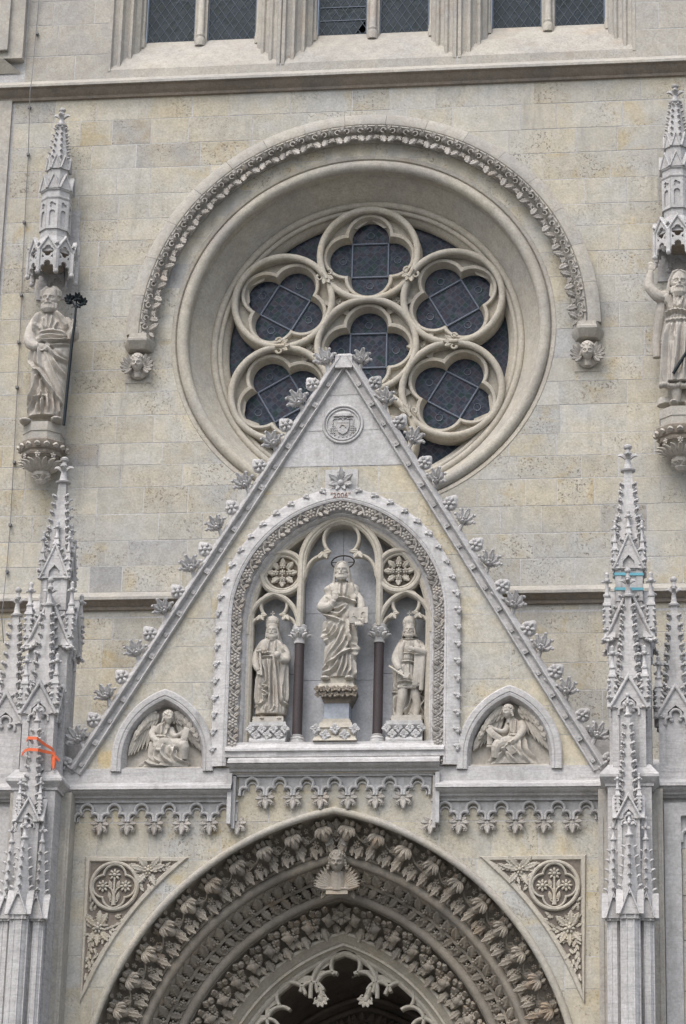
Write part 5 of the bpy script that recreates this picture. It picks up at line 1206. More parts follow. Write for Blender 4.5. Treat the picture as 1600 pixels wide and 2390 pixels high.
# ---- central statue holding an open book
t = thing('statue', 'tall bearded statue with ring halo, raised hand and open book in the niche centre', 'statue', (0, -1.9, ZF+.885))
F = Fig(700, 1270, 4.685, -1.86)
F.body([(1482, 245, 615, .20), (1440, 252, 618, .21), (1300, 268, 610, .20), (1100, 284, 612, .19), (950, 284, 625, .19), (850, 290, 615, .19), (700, 290, 610, .19), (600, 300, 625, .18), (500, 275, 648, .17), (455, 300, 630, .14), (430, 350, 580, .11), (410, 410, 510, .07)],
  [([(395, 640), (480, 632), (560, 655), (605, 672)], .022, .045), ([(240, 690), (300, 790), (400, 850), (475, 885)], .024, .06), ([(300, 740), (380, 790), (450, 800), (530, 700)], .02, .035), ([(330, 700), (420, 745), (520, 690)], .018, .03),
   ([(288, 850), (285, 980), (312, 1100)], .024, .05), ([(455, 890), (415, 1000), (312, 1105)], .018, .045), ([(420, 900), (370, 1000), (305, 1040)], .018, .03), ([(360, 880), (330, 960), (295, 990)], .018, .028),
   ([(270, 1385), (400, 1290), (540, 1185), (605, 1190)], .020, .045), ([(480, 930), (430, 1100), (285, 1330)], .022, .04), ([(520, 1000), (470, 1130), (330, 1320)], .020, .035), ([(545, 1080), (500, 1180), (400, 1270)], .018, .03),
   ([(540, 880), (540, 1000), (555, 1075)], .022, .06), ([(575, 890), (590, 1000), (600, 1180), (590, 1270)], .024, .06), ([(540, 1040), (570, 1120), (610, 1185)], .016, .045),
   ([(440, 1280), (390, 1390), (285, 1465)], .022, .05), ([(490, 1230), (465, 1350), (425, 1480)], .018, .05), ([(525, 1210), (520, 1350), (475, 1480)], .016, .05), ([(555, 1220), (560, 1380), (530, 1450)], .018, .05), ([(598, 1280), (600, 1470)], .02, .05), ([(350, 1350), (310, 1440), (260, 1465)], .02, .035),
   ([(470, 440), (470, 610)], .012, -.035), ([(420, 450), (435, 600)], .018, .02), ([(520, 445), (500, 610)], .018, .022), ([(565, 445), (590, 560), (590, 650)], .02, .04), ([(640, 520), (605, 600), (592, 650)], .018, .03), ([(300, 480), (290, 560), (330, 620)], .02, .03), ([(345, 460), (370, 560)], .018, .02)],
  [([(262, 1395), (420, 1290), (545, 1192), (612, 1275), (632, 850), (600, 640), (390, 620), (270, 700)], .022), ([(285, 840), (470, 890), (312, 1110), (280, 1000)], .02)])
F.tube([(345, 520, .02), (275, 615, -.05), (240, 690, -.12), (300, 690, -.20), (352, 655, -.24)], [.055, .065, .082, .075, .05])
F.tube([(352, 660, -.23), (372, 610, -.27)], [.042, .036]); F.hand((370, 615, -.27), (382, 520, -.28), .16, .15, 1)
F.tube([(590, 520, .02), (645, 600, -.05), (670, 680, -.10), (655, 790, -.16), (650, 850, -.20)], [.055, .062, .062, .055, .042])
F.hand((640, 885, -.22), (660, 860, -.27), .17, .6, -1)
for i, x in enumerate((610, 635, 660, 685)): F.tube([(x-5, 850, -.28), (x, 880, -.30), (x+6, 892, -.27)], [.016, .017, .013], 7)
F.head((458, 288, -.12), .275, .0, -.18, .25, 'long', 1.02)
F.mb.ell(F.P(275, 1468, -.17), (.075, .11, .035), 10, 6); F.mb.ell(F.P(535, 1465, -.17), (.07, .11, .035), 10, 6)
F.done('body', 'statue', t, .0062)
m_ = MB(); a, b = F.P(245, 1560), F.P(592, 1487); m_.box(a.x, b.x, -2.02, -1.56, ZF+.885, b.z+.03); m_.build('plinth', 'tracery', t, 0)
# open book
B0, B1 = F.P(534, 860, -.32), F.P(742, 683, -.32); mx = (B0.x+B1.x)/2; yy = -2.17
m_ = MB()
for q, xx in ((-1, B0.x), (1, B1.x)):
    xa, xb = sorted((mx, xx)); ya, yb_ = (yy-.02, yy+.03) if q < 0 else (yy+.03, yy-.02)
    m_.loft([[(xa, ya, z), (xb, yb_, z), (xb, yb_+.04, z), (xa, ya+.04, z)] for z in (B0.z, B1.z)] if 0 else [[(xa, (yy+.03 if q > 0 else yy-.015), z), (xb, (yy-.015 if q > 0 else yy+.03), z), (xb, (yy+.03 if q > 0 else yy+.075), z), (xa, (yy+.075 if q > 0 else yy+.03), z)] for z in (B0.z, B1.z)], True, True)
bo = m_.build('book', 'statue', t, 0)
for ch, q in (('A', -1), ('\u03a9', 1)):
    tm = text_mesh(ch, .13, .008, 'letter'); place(tm, 'letter', 'statue', bo, (mx+q*(B1.x-B0.x)*.25, yy+.002, (B0.z+B1.z)/2), (PI/2, 0, 0))
hc = F.P(467, 185, .06); m_ = MB()
m_.tube([(hc.x+.172*math.cos(q), hc.y+.09*math.sin(q), hc.z-.02+.135*math.sin(q)) for q in np.linspace(0, 2*PI, 41)], .011, 6)
for q in (PI/2, 0, PI): m_.tube([(hc.x+.17*math.cos(q), hc.y+.09*math.sin(q), hc.z-.02+.135*math.sin(q)), (hc.x+.08*math.cos(q), hc.y+.04*math.sin(q), hc.z-.02+.06*math.sin(q))], .007, 6)
m_.build('halo', 'bronze', t, 60)

# ---- crowned statues
def crown(par, c, r, mat='statue'):
    m_ = MB(); m_.lathe(c, [(r*.96, 0), (r*1.0, .02), (r*1.0, .035), (r*.96, .04), (r*1.03, .085), (r*1.04, .10), (r*.98, .108), (r*.92, .135), (r*.7, .165), (r*.35, .182), (.01, .188)], 20)
    for k in range(12): a = k*PI/6; m_.leaf((c[0]+r*.97*math.cos(a), c[1]+r*.97*math.sin(a), c[2]+.045), (0, 0, 1), (math.cos(a), math.sin(a), 0), .06, .04, .12, tip=.1)
    m_.box(c[0]-.007, c[0]+.007, c[1]-.007, c[1]+.007, c[2]+.17, c[2]+.27); m_.box(c[0]-.035, c[0]+.035, c[1]-.007, c[1]+.007, c[2]+.222, c[2]+.236); m_.build('crown', mat, par, 40)
t = thing('statue', 'crowned statue with long beard holding a sceptre and orb, left in the niche', 'statue', (-1.02, -1.8, ZF+.31))
F = Fig(540, 1400, 6.1625, -1.76)
F.body([(1665, 345, 780, .17), (1600, 345, 795, .18), (1450, 352, 812, .17), (1250, 360, 822, .17), (1000, 372, 822, .16), (850, 356, 812, .16), (750, 356, 790, .16), (650, 392, 752, .14), (590, 440, 715, .12), (560, 505, 655, .09), (540, 545, 630, .06)],
  [([(440, 880), (500, 1000), (525, 1200), (480, 1262), (535, 1290), (480, 1340), (540, 1390), (495, 1440), (495, 1505), (370, 1570)], .013, .045), ([(745, 920), (742, 1200), (730, 1460), (815, 1555)], .015, .055), ([(540, 880), (572, 1200), (560, 1640)], .014, .04), ([(602, 880), (608, 1650)], .012, -.05), ([(640, 900), (675, 1300), (690, 1640)], .016, .04), ([(700, 920), (718, 1400), (725, 1640)], .013, .03), ([(480, 900), (530, 1100), (545, 1300)], .013, .03),
   ([(405, 1090), (385, 1520)], .016, .035), ([(450, 1010), (430, 1500)], .014, .035), ([(775, 900), (765, 1480)], .014, .04), ([(805, 900), (800, 1500)], .013, .03), ([(390, 765), (480, 812), (570, 795)], .013, .035), ([(560, 620), (548, 790)], .012, .025), ([(440, 852), (605, 852)], .014, .03), ([(700, 620), (745, 740), (800, 800)], .015, .03), ([(640, 630), (655, 760)], .014, .025), ([(500, 830), (500, 800)], .01, .02), ([(400, 1600), (450, 1500)], .014, .03), ([(520, 1560), (515, 1640)], .014, .04), ([(600, 1640), (640, 1560)], .012, .03)],
  [([(345, 1580), (495, 1508), (540, 1300), (440, 870), (350, 860)], .018), ([(742, 910), (730, 1470), (815, 1560), (830, 800)], .025), ([(352, 800), (480, 815), (560, 800), (540, 600), (420, 600)], .015)])
F.tube([(410, 680, .02), (360, 780, -.05), (345, 880, -.10), (362, 970, -.15), (395, 1020, -.17)], [.055, .06, .06, .05, .038]); F.hand((385, 1005, -.17), (425, 1060, -.2), .13, .9, 1)
F.tube([(735, 680, .02), (785, 780, -.05), (785, 865, -.10), (735, 870, -.18), (690, 860, -.22)], [.06, .065, .065, .05, .04]); F.hand((705, 865, -.22), (620, 820, -.25), .14, .7, 1); F.mb.ell(F.P(655, 790, -.27), (.055, .055, .055), 12, 8)
F.head((588, 448, -.08), .23, 0, -.12, .85, 'long', .70)
for q in (445, 695): F.mb.ell(F.P(q, 1715, -.14), (.055, .11, .03), 10, 6)
F.tube([(450, 1640, .0), (450, 1710, -.05)], [.05, .04]); F.tube([(690, 1640, .0), (695, 1710, -.05)], [.05, .04])
F.tube([(580, 1500, .1), (580, 1735, .1)], [.17, .18], 16, .5)
F.done('body', 'statue', t, .006)
c = F.P(587, 400, -.055); crown(t, (c.x, c.y, c.z-.005), .105)
m_ = MB(); a, b = F.P(330, 1845), F.P(735, 1745); m_.box(a.x, b.x+.04, -1.97, -1.46, ZF+.31, b.z+.02); m_.build('plinth', 'statue', t, 0)
m_ = MB(); m_.tube([F.P(408, 745, -.20), F.P(430, 1085, -.22)], .017, 8); m_.ell(F.P(407, 735, -.20), (.035, .035, .03), 8, 6); m_.build('sceptre', 'statue', t, 50)

t = thing('statue', 'crowned statue in short tunic and cloak holding a rolled sheet, right in the niche', 'statue', (1.02, -1.8, ZF+.31))
F = Fig(880, 1400, 6.1625, -1.76)
F.body([(1735, 225, 690, .06), (1640, 222, 690, .07), (1500, 222, 690, .08), (1300, 222, 690, .09), (1000, 228, 712, .11), (800, 240, 728, .13), (700, 275, 708, .13), (600, 315, 640, .12), (555, 360, 560, .09), (535, 410, 520, .06)],
  [([(250, 900), (245, 1330)], .016, .03), ([(285, 1000), (275, 1300)], .014, .03), ([(215, 1345), (290, 1350)], .012, .03), ([(255, 1400), (270, 1600)], .016, .04), ([(440, 1300), (400, 1700)], .016, .04), ([(490, 1300), (480, 1480), (400, 1650)], .014, .04), ([(450, 1650), (500, 1700)], .014, .03), ([(640, 740), (645, 1300), (585, 1385), (670, 1440), (620, 1560), (680, 1650)], .014, .055), ([(690, 800), (680, 1300)], .016, .03)], dy=.07, ripple=.006)
F.body([(1262, 292, 555, .15), (1215, 288, 548, .165), (1100, 300, 545, .16), (1000, 320, 545, .155), (920, 350, 545, .15), (750, 362, 552, .15), (620, 378, 560, .14), (560, 400, 525, .10)],
  [([(375, 925), (555, 925)], .014, .03), ([(370, 800), (550, 810)], .009, .012), ([(400, 590), (470, 600), (535, 580)], .01, .02), ([(300, 1215), (430, 1210), (545, 1225)], .012, .03), ([(380, 960), (360, 1200)], .014, .015), ([(460, 960), (470, 1200)], .014, .015)], (), 0, 120, 150)
# cloak edges over the shoulders and the left arm
F.tube([(400, 590, -.10), (345, 700, -.13), (335, 850, -.13), (345, 950, -.10)], [.03, .045, .045, .03], 10); F.tube([(540, 590, -.10), (580, 690, -.14), (575, 800, -.16)], [.03, .05, .05], 10)
for x0, x1, y1 in ((560, 525, 1240), (590, 560, 1225), (620, 600, 1200), (650, 630, 1300)): F.tube([(x0+10, 720, -.12), (x0, 950, -.15), (x1, y1, -.13)], [.045, .04, .035], 10)
F.tube([(520, 1250, -.12), (570, 1225, -.13), (625, 1195, -.1)], [.02, .03, .02], 8)
F.tube([(345, 640, .0), (285, 760, -.06), (262, 860, -.10), (295, 960, -.17), (320, 1010, -.20)], [.055, .06, .065, .055, .038]); F.hand((315, 1000, -.2), (365, 1085, -.24), .13, .8, 1)
F.tube([(625, 660, .02), (685, 755, -.07), (655, 760, -.14), (570, 720, -.19), (520, 700, -.21)], [.055, .07, .065, .05, .036]); F.hand((525, 705, -.21), (400, 675, -.22), .15, .1, -1)
F.tube([(375, 1215, -.04), (358, 1390, -.08), (335, 1530, -.05), (312, 1690, -.04)], [.085, .068, .066, .04], 14); F.tube([(360, 1320, -.055), (355, 1350, -.06)], [.078, .074], 14)
F.tube([(525, 1240, -.02), (560, 1420, -.04), (570, 1540, -.02), (552, 1680, -.02)], [.08, .064, .062, .04], 14); F.tube([(550, 1370, -.02), (556, 1410, -.025)], [.074, .072], 14)
F.mb.ell(F.P(262, 1710, -.12), (.085, .10, .03), 10, 6, Matrix.Rotation(.5, 3, 'Z')); F.mb.ell(F.P(550, 1695, -.10), (.055, .10, .03), 10, 6)
for i in range(9): F.mb.ell(F.P(305+i*30, 1255, -.12), (.022, .03, .025), 7, 5)
F.head((460, 442, -.08), .22, 0, -.10, .2, 'mid', .52)
F.done('body', 'statue', t, .006)
c = F.P(460, 395, -.055); crown(t, (c.x, c.y, c.z-.01), .098)
m_ = MB(); a, b = F.P(222, 1825), F.P(625, 1725); m_.box(a.x, b.x+.03, -1.97, -1.46, ZF+.31, b.z+.02); m_.build('plinth', 'statue', t, 0)
m_ = MB(); m_.tube([F.P(170, 952, -.16), F.P(400, 1105, -.25)], .018, 8); m_.build('staff', 'statue', t, 50)
m_ = MB(); m_.add([F.P(*q) for q in ((385, 1050, -.26), (480, 1045, -.24), (430, 1110, -.27), (375, 1120, -.26), (385, 1050, -.24), (480, 1045, -.22), (430, 1110, -.25), (375, 1120, -.24))], [(0, 1, 2, 3), (7, 6, 5, 4), (0, 4, 5, 1), (1, 5, 6, 2), (2, 6, 7, 3), (3, 7, 4, 0)]); m_.build('sheet', 'statue', t, 0)

# ---- wall statues
t = thing('statue', 'weathered bearded statue in long robe holding an iron lily staff on the left wall', 'statue', (-5.14, -.33, 17.52))
F = Fig(0, 640, 4.683, -.36)
F.body([(1590, 300, 680, .24), (1500, 315, 692, .24), (1300, 332, 715, .24), (1100, 348, 738, .24), (900, 360, 765, .24), (800, 372, 780, .23), (700, 385, 772, .22), (600, 365, 765, .22), (520, 385, 740, .2), (460, 425, 700, .16), (430, 470, 625, .11), (410, 490, 600, .09)],
  [([(470, 440), (420, 560), (410, 680)], .03, .05), ([(610, 430), (700, 540), (740, 640)], .03, .05), ([(540, 470), (540, 650)], .02, .03), ([(500, 520), (510, 640)], .02, .03), ([(600, 500), (580, 640)], .02, .03), ([(660, 560), (610, 660)], .02, .03), ([(440, 600), (470, 660)], .02, .03), ([(455, 690), (600, 672), (740, 690)], .022, .035), ([(470, 720), (600, 715), (740, 720)], .02, .03),
   ([(400, 830), (520, 790), (660, 790), (790, 740)], .026, .07), ([(520, 800), (620, 840), (770, 800)], .022, .05), ([(540, 830), (640, 960), (750, 1010)], .024, .05), ([(560, 860), (640, 1050), (740, 1200)], .024, .045), ([(480, 830), (470, 1000), (490, 1180)], .022, .045), ([(400, 860), (370, 960), (360, 1010)], .022, .04), ([(360, 1000), (420, 1090), (480, 1130), (570, 1290), (680, 1455)], .022, .07), ([(540, 900), (620, 1150), (690, 1350)], .022, .035), ([(430, 880), (420, 1060)], .02, .035),
   ([(440, 1120), (400, 1300), (310, 1540)], .024, .05), ([(480, 1360), (400, 1450), (330, 1560)], .024, .06), ([(475, 1200), (500, 1370), (540, 1390)], .022, .05), ([(460, 1370), (465, 1570)], .02, -.06), ([(500, 1400), (490, 1580)], .02, .05), ([(550, 1380), (560, 1540)], .022, .06), ([(600, 1340), (620, 1560)], .02, .04), ([(655, 1450), (660, 1560)], .02, .05), ([(400, 1180), (360, 1400)], .024, .035)],
  [([(350, 1000), (480, 1135), (570, 1295), (690, 1465), (790, 740), (520, 790), (385, 840)], .035), ([(300, 740), (410, 690), (480, 440), (420, 450)], .03), ([(610, 430), (745, 660), (790, 700), (700, 450)], .03)])
F.tube([(410, 490, .0), (345, 620, -.06), (330, 740, -.14), (385, 790, -.22), (430, 780, -.26)], [.085, .10, .11, .085, .055]); F.hand((420, 775, -.26), (510, 800, -.28), .22, .3, 1)
F.tube([(715, 510, .0), (770, 600, -.06), (800, 690, -.12), (810, 640, -.2), (815, 580, -.24)], [.085, .09, .09, .08, .052]); F.hand((815, 590, -.24), (818, 500, -.26), .20, .9, -1)
F.head((550, 285, -.10), .42, .0, -.15, .35, 'short')
for q, v in ((285, 1615), (625, 1600)): F.mb.ell(F.P(q, v, -.2), (.11, .17, .05), 10, 6)
F.tube([(480, 1560, .05), (480, 1640, .05)], [.26, .28], 16, .5)
F.done('body', 'statue_old', t, .0085)
m_ = MB(); m_.tube([F.P(697, 1650, -.30), F.P(740, 1200, -.30), F.P(785, 760, -.30), F.P(818, 500, -.29), F.P(830, 370, -.29)], [.026, .026, .025, .022, .018], 8)
st_ = m_.build('lily_staff', 'iron', t, 50); m_ = MB()
for a, b, c in (((830, 375), (800, 320), (765, 275)), ((830, 375), (835, 300), (845, 260)), ((830, 375), (860, 340), (900, 310))):
    m_.tube([F.P(*q, -.29) for q in (a, b, c)], [.016, .014, .014], 6); e = F.P(*c, -.29)
    for k in range(6): an = k*PI/3; m_.leaf(e, (math.cos(an)+(c[0]-830)/160, -.3, math.sin(an)+.2), (0, -1, .2), .10, .05, .2, tip=.6)
m_.leaf(F.P(835, 320, -.29), (.5, 0, -.6), (0, -1, 0), .12, .06); m_.leaf(F.P(800, 300, -.29), (-.9, 0, -.3), (0, -1, 0), .12, .06); m_.build('lily_flowers', 'iron', st_, 50)

t = thing('statue', 'weathered statue with raised arm and long hair at the right edge of the wall', 'statue', (5.14, -.36, 17.52))
F = Fig(1400, 580, 4.337, -.40)
F.body([(1385, 605, 1010, .24), (1200, 612, 1000, .24), (900, 628, 980, .23), (720, 665, 930, .21), (600, 682, 925, .21), (500, 655, 945, .19), (470, 700, 900, .13), (455, 745, 850, .09)],
  [([(650, 700), (760, 675), (930, 700)], .025, .05), ([(660, 760), (740, 770), (930, 760)], .022, .03), ([(720, 790), (740, 900), (750, 960)], .016, .03), ([(690, 800), (650, 1100), (640, 1370)], .03, .05), ([(790, 800), (770, 1100), (740, 1380)], .03, .05), ([(860, 800), (840, 1380)], .03, .05), ([(720, 1000), (700, 1380)], .025, .03), ([(920, 800), (930, 1380)], .03, .05), ([(720, 480), (720, 640)], .02, -.04), ([(670, 480), (690, 600)], .03, .04), ([(850, 520), (800, 640)], .02, .02)], ripple=.014, rk=23)
for i in range(15): F.mb.ell(F.P(612+i*28, 1385+random.uniform(-12, 12), -.14), (.04, .07, .05), 7, 5)
F.tube([(660, 500, .0), (590, 490, -.08), (515, 420, -.12), (495, 370, -.12), (500, 300, -.12), (512, 235, -.12)], [.12, .10, .085, .08, .065, .045]); F.hand((512, 240, -.12), (515, 150, -.12), .21, .5, 1)
F.tube([(645, 440, .0), (620, 600, .0), (595, 800, .05), (575, 950, .08), (575, 1110, .10)], [.06, .09, .09, .08, .07], 12)
F.tube([(930, 500, 0), (1000, 650, -.08), (980, 820, -.2)], [.12, .10, .06])
F.tube([(765, 1360, -.04), (770, 1450, -.06), (775, 1560, -.04)], [.10, .09, .055], 12); F.tube([(905, 1360, .0), (900, 1560, .0)], [.10, .055], 12)
F.mb.ell(F.P(745, 1568, -.14), (.075, .16, .045), 10, 6); F.mb.ell(F.P(900, 1568, -.12), (.075, .15, .045), 10, 6)
F.tube([(650, 1520, .1), (660, 1590, .1)], [.10, .14], 8); F.tube([(820, 1380, .12), (820, 1585, .12)], [.2, .24], 12, .6)
F.head((795, 355, -.10), .42, .08, -.15, .4, 'mid', .62)
F.done('body', 'statue_old', t, .0085)
m_ = MB(); m_.tube([F.P(738, 1265, -.28), F.P(867, 1060, -.30), F.P(990, 850, -.30)], .026, 8); m_.build('iron_staff', 'iron', t, 50)

# ---- angel reliefs
def wing(par, F, roots, tips, mat='statue', wd=.085):
    m_ = MB(); n = len(tips)
    for i, (rt, tp) in enumerate(zip(roots, tips)):
        a, b = F.P(*rt, -.02-.012*i), F.P(*tp, .02-.008*i); m_.leaf(a, b-a, (0, -1, 0), (b-a).length, wd*(.8+.04*i), .05, .10, .03, 10, tip=.02)
        for f_, g_ in ((.0, .42), (.0, .24)):
            c = F.P(*rt, -.05-.012*i-.02*(g_ < .3)); e = c+(b-a)*g_; m_.leaf(c, e-c, (0, -1, 0), (e-c).length, wd, .10, .15, .03, 6, tip=.05)
    m_.tube([F.P(*r, -.06) for r in roots], [.03]*(n-2)+[.022, .012], 7)
    m_.build('wing', mat, par, 50)
def ribbon(par, nm, F, pts, h, mat='statue'):
    m_ = MB(); L = [F.P(*p) for p in smooth_line(pts, 4)]
    m_.tube(L, h/2, 8, .18); return m_.build(nm, mat, par, 50)
t = thing('angel_relief', 'kneeling winged angel relief reading a scroll in the left small niche', 'relief', (-2.57, YG, 11.46), 'angel reliefs')
F = Fig(140, 1340, 4.126, YG+.15)
wing(t, F, [(935, 1340), (915, 1335), (885, 1345), (850, 1370), (815, 1410), (785, 1450), (755, 1500)], [(880, 1640), (830, 1690), (790, 1690), (750, 1715), (715, 1735), (685, 1745), (658, 1752)])
wing(t, F, [(1105, 1340), (1125, 1335), (1160, 1350), (1200, 1385), (1235, 1425), (1270, 1475), (1300, 1530)], [(1180, 1600), (1240, 1640), (1280, 1650), (1320, 1680), (1350, 1705), (1370, 1715), (1388, 1722)])
F.body([(1868, 760, 1240, .12), (1830, 800, 1250, .15), (1760, 860, 1225, .17), (1700, 872, 1195, .18), (1640, 880, 1180, .17), (1580, 912, 1075, .13), (1500, 915, 1075, .13), (1450, 945, 1055, .11), (1430, 990, 1055, .08)],
  [([(960, 1460), (950, 1570)], .014, .025), ([(1000, 1450), (990, 1570)], .014, .02), ([(1050, 1460), (1030, 1570)], .014, .025), ([(925, 1575), (1060, 1590)], .014, .03), ([(900, 1600), (870, 1790)], .018, .03), ([(960, 1640), (930, 1780), (1000, 1850)], .018, .035), ([(1010, 1660), (1000, 1760), (1080, 1840)], .02, .04), ([(1180, 1640), (1190, 1790)], .02, .04), ([(1080, 1680), (1130, 1790), (1240, 1830)], .018, .04), ([(830, 1800), (900, 1850), (1050, 1865)], .018, .04), ([(770, 1860), (830, 1810)], .016, .035), ([(1120, 1650), (1100, 1760)], .016, .03)], (), 0, 120, 150)
F.tube([(1080, 1640, -.06), (1185, 1650, -.14), (1190, 1780, -.1)], [.09, .09, .06])
F.tube([(920, 1480, -.04), (885, 1550, -.10), (930, 1600, -.14), (1010, 1610, -.15)], [.06, .055, .045, .03]); F.hand((990, 1608, -.15), (1060, 1615, -.15), .1, .5, 1)
F.tube([(1065, 1490, -.04), (1100, 1560, -.09), (1150, 1540, -.12)], [.055, .045, .03]); F.hand((1140, 1545, -.12), (1190, 1510, -.13), .1, .3, 1)
F.head((1045, 1383, -.12), .215, .6, -.05, 0, 'curly')
F.done('body', 'statue', t, .006)
sc_ = ribbon(t, 'scroll', F, [(945, 1690, -.17), (960, 1620, -.18), (1020, 1600, -.18), (1100, 1650, -.16), (1180, 1600, -.16), (1215, 1500, -.16), (1225, 1480, -.15)], .09)
q = F.P(1165, 1605, -.20); place(text_mesh('VS DEI', .055, .003), 'lettering', 'carved', sc_, q, (PI/2, -.75, 0))
m_ = MB(); m_.tube([F.P(905, 1680, -.16), F.P(965, 1690, -.17)], .025, 8); m_.tube([F.P(915, 1600, -.16), F.P(985, 1600, -.17)], .022, 8); m_.box(F.P(920, 1600).x, F.P(975, 1600).x, F.y-.175, F.y-.15, F.P(940, 1685).z, F.P(940, 1600).z); m_.build('scroll_roll', 'statue', t, 50)
t = thing('angel_relief', 'seated winged angel relief with inscribed scroll in the right small niche', 'relief', (2.57, YG, 11.46), 'angel reliefs')
F = Fig(1040, 1340, 3.92, YG+.15)
wing(t, F, [(535, 1230), (510, 1215), (470, 1235), (430, 1275), (395, 1320), (360, 1380), (330, 1440)], [(470, 1480), (400, 1540), (350, 1560), (315, 1585), (285, 1600), (265, 1610), (252, 1616)])
wing(t, F, [(675, 1225), (700, 1210), (745, 1225), (790, 1265), (830, 1320), (865, 1385), (890, 1450)], [(760, 1470), (820, 1520), (855, 1550), (885, 1575), (910, 1592), (930, 1605), (942, 1612)])
F.body([(1748, 360, 860, .12), (1700, 420, 820, .15), (1640, 440, 770, .17), (1580, 445, 740, .18), (1530, 460, 735, .17), (1480, 565, 722, .13), (1400, 575, 700, .13), (1345, 580, 670, .11), (1315, 570, 620, .08)],
  [([(600, 1360), (600, 1470)], .014, .02), ([(640, 1350), (640, 1470)], .014, .02), ([(580, 1490), (720, 1495)], .014, .03), ([(720, 1500), (740, 1620), (850, 1720)], .018, .035), ([(680, 1520), (690, 1640), (760, 1730)], .018, .035), ([(640, 1530), (560, 1600), (470, 1720)], .02, .04), ([(560, 1540), (700, 1700)], .016, .03), ([(450, 1560), (440, 1680), (380, 1735)], .018, .04), ([(520, 1600), (640, 1730)], .018, .035), ([(480, 1560), (600, 1730)], .016, .03)], (), 0, 120, 150)
F.tube([(640, 1530, -.06), (480, 1560, -.14), (455, 1680, -.1)], [.10, .09, .06])
F.tube([(680, 1360, -.04), (705, 1430, -.10), (640, 1510, -.15), (570, 1560, -.17)], [.065, .058, .045, .03]); F.hand((590, 1545, -.17), (530, 1575, -.17), .1, .5, 1)
F.tube([(580, 1360, -.04), (530, 1440, -.08), (420, 1410, -.12)], [.055, .045, .03]); F.hand((430, 1415, -.12), (385, 1385, -.13), .1, .3, 1)
F.head((565, 1262, -.12), .215, -.65, -.1, 0, 'curly')
F.done('body', 'statue', t, .006)
sc_ = ribbon(t, 'scroll', F, [(385, 1410, -.16), (430, 1460, -.17), (500, 1510, -.18), (560, 1560, -.19), (600, 1610, -.18), (620, 1640, -.17)], .095)
q = F.P(475, 1490, -.21); place(text_mesh('ET PO A', .058, .003), 'lettering', 'carved', sc_, q, (PI/2, .62, 0))
q = F.P(608, 1612, -.21); place(text_mesh('ORE', .05, .003), 'lettering', 'carved', sc_, q, (PI/2, .5, 0))
m_ = MB(); m_.tube([F.P(595, 1640, -.16), F.P(655, 1620, -.16)], .022, 8); m_.build('scroll_roll', 'statue', t, 50); m_ = MB(); m_.box(F.P(380, 1500).x, F.P(430, 1500).x, F.y-.08, F.y-.06, F.P(400, 1570).z, F.P(400, 1450).z); m_.tube([F.P(372, 1575, -.07), F.P(438, 1575, -.07)], .02, 8); m_.build('scroll_roll', 'statue', t, 50)

# ---- winged heads: two hood corbels and the portal crown
for s in (-1, 1):
    side = 'left' if s < 0 else 'right'; x = s*3.67
    t = thing('angel_head_corbel', 'winged angel head corbel under the %s end of the round hood mould' % side, 'corbel', (x, 0, 18.4), 'hood mould corbels')
    MB().loft([[(x-h, y, z), (x-h*.6, y-d, z), (x+h*.6, y-d, z), (x+h, y, z)] for h, y, d, z in ((.20, -.0, .20, 18.93), (.22, -.0, .23, 18.96), (.265, 0, .29, 19.05), (.265, 0, .29, 19.09), (.235, 0, .25, 19.12), (.23, 0, .24, 19.19))], True, True).build('abacus', 'frame', t, 30)
    MB().box(x-.22, x+.22, -.012, -.004, 18.40, 18.88).build('backing_slab', 'frame', t, 0)
    F = Fig(0, 0, 1, -.20); F.head((x, -.18, 18.68, 0), .30, 0, -.25, 0, 'curly'); F.mb.ell((x, -.06, 18.66), (.2, .08, .22), 12, 8)
    F.done('head', 'statue_old', t, .006)
    for q in (-1, 1):
        m_ = MB()
        for k in range(6): a = math.radians(75-k*26); m_.leaf((x+q*.10, -.16, 18.62), (q*math.cos(a), -.15, math.sin(a)), (0, -1, 0), .22-.01*k, .10, .2, serr=.2, seg=6, tip=.4)
        m_.build('wing', 'carved', t, 50)
t = thing('angel_keystone', 'angel head keystone with folded wings and scroll at the portal arch crown', 'keystone', (0, -1.45, 9.8))
hz = at(787, 2012, -1.60)
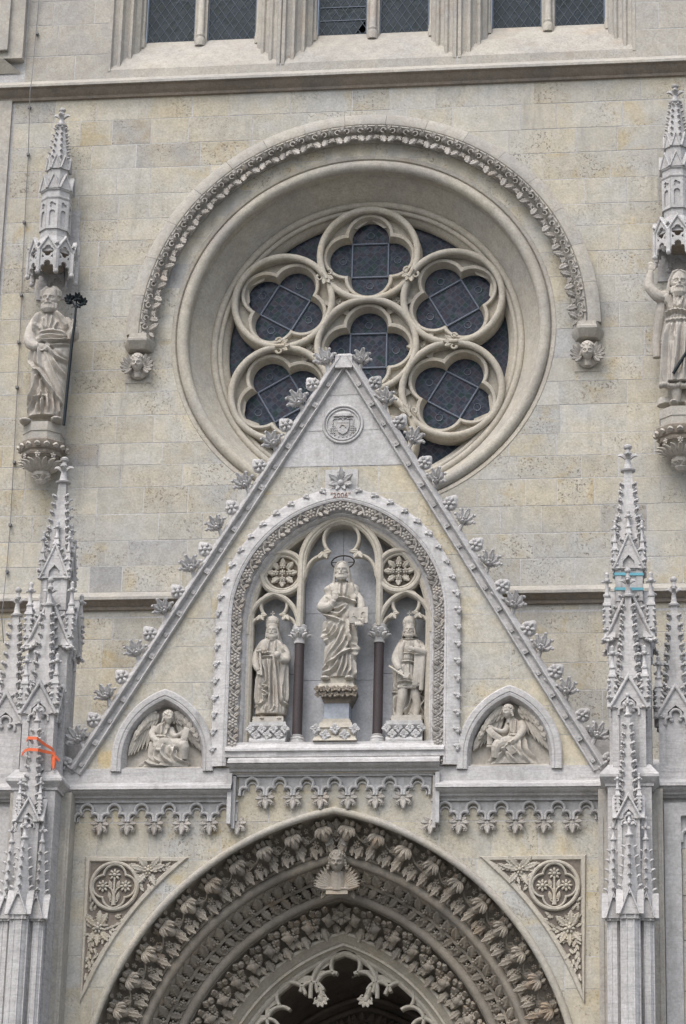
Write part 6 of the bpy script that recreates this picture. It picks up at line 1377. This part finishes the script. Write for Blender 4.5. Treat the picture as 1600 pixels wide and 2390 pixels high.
F = Fig(0, 0, 1, -1.60); F.head((hz.x, -1.62, hz.z, 0), .32, 0, -.2, 0, 'curly'); F.mb.tube([(hz.x, -1.55, hz.z-.12), (hz.x, -1.48, hz.z-.38)], [.09, .15], 12); F.mb.ell((hz.x, -1.42, hz.z-.33), (.22, .10, .12), 12, 8); F.done('bust', 'portal', t, .006)
for q in (-1, 1):
    m_ = MB()
    for k in range(9):
        f_ = k/8; d_ = Vector((q*(1.0-.72*f_), -.05, .18+.85*f_)).normalized()
        m_.leaf((hz.x+q*(.015+.05*(1-f_)), -1.575+.012*k, hz.z-.40+.02*f_), d_, (0, -1, 0), .28+.13*f_, .085, .14, tip=.08)
    m_.tube([(hz.x+q*(.24+.03*math.sin(a)), -1.40, hz.z+.0+.03*math.cos(a)) for a in np.linspace(0, 4.5, 7)], .014, 6)
    m_.build('wing', 'portal', t, 50)
m_ = MB(); m_.box(hz.x-.16, hz.x+.16, -1.60, -1.54, hz.z-.47, hz.z-.39); m_.tube([(hz.x-.17, -1.60, hz.z-.39), (hz.x+.17, -1.60, hz.z-.39)], .018, 8); m_.leaf((hz.x-.17, -1.44, hz.z-.37), (-.5, 0, -1), (0, -1, 0), .16, .08); m_.leaf((hz.x+.17, -1.44, hz.z-.37), (.5, 0, -1), (0, -1, 0), .16, .08); m_.build('scroll', 'portal', t, 40)

# ---- lightning conductor on the left wall
pts = [(91, 0), (82, 100), (74, 186), (70, 215), (66, 362), (58, 515), (51, 676), (44, 832), (38, 950), (34, 1035), (24, 1226), (16, 1320), (8, 1400), (4, 1440), (8, 1500)]
m_ = MB(); m_.tube([at(u, v, -.05 if not 180 < v < 225 and not 1390 < v < 1450 else -.30) for u, v in pts], .007, 6)
o = m_.build('lightning_cable', 'cable', None, 60); tag(o, 'thin lightning conductor cable running down the left wall', 'cable')
for u, v in ((87, 80), (69, 252), (66, 362), (57, 520), (50, 690), (44, 800), (40, 905), (34, 1080), (24, 1226), (17, 1335)): p = at(u, v, -.03); m_ = MB(); m_.box(p.x-.022, p.x+.022, -.075, 0, p.z-.02, p.z+.02); m_.build('clip', 'cable', o, 0)
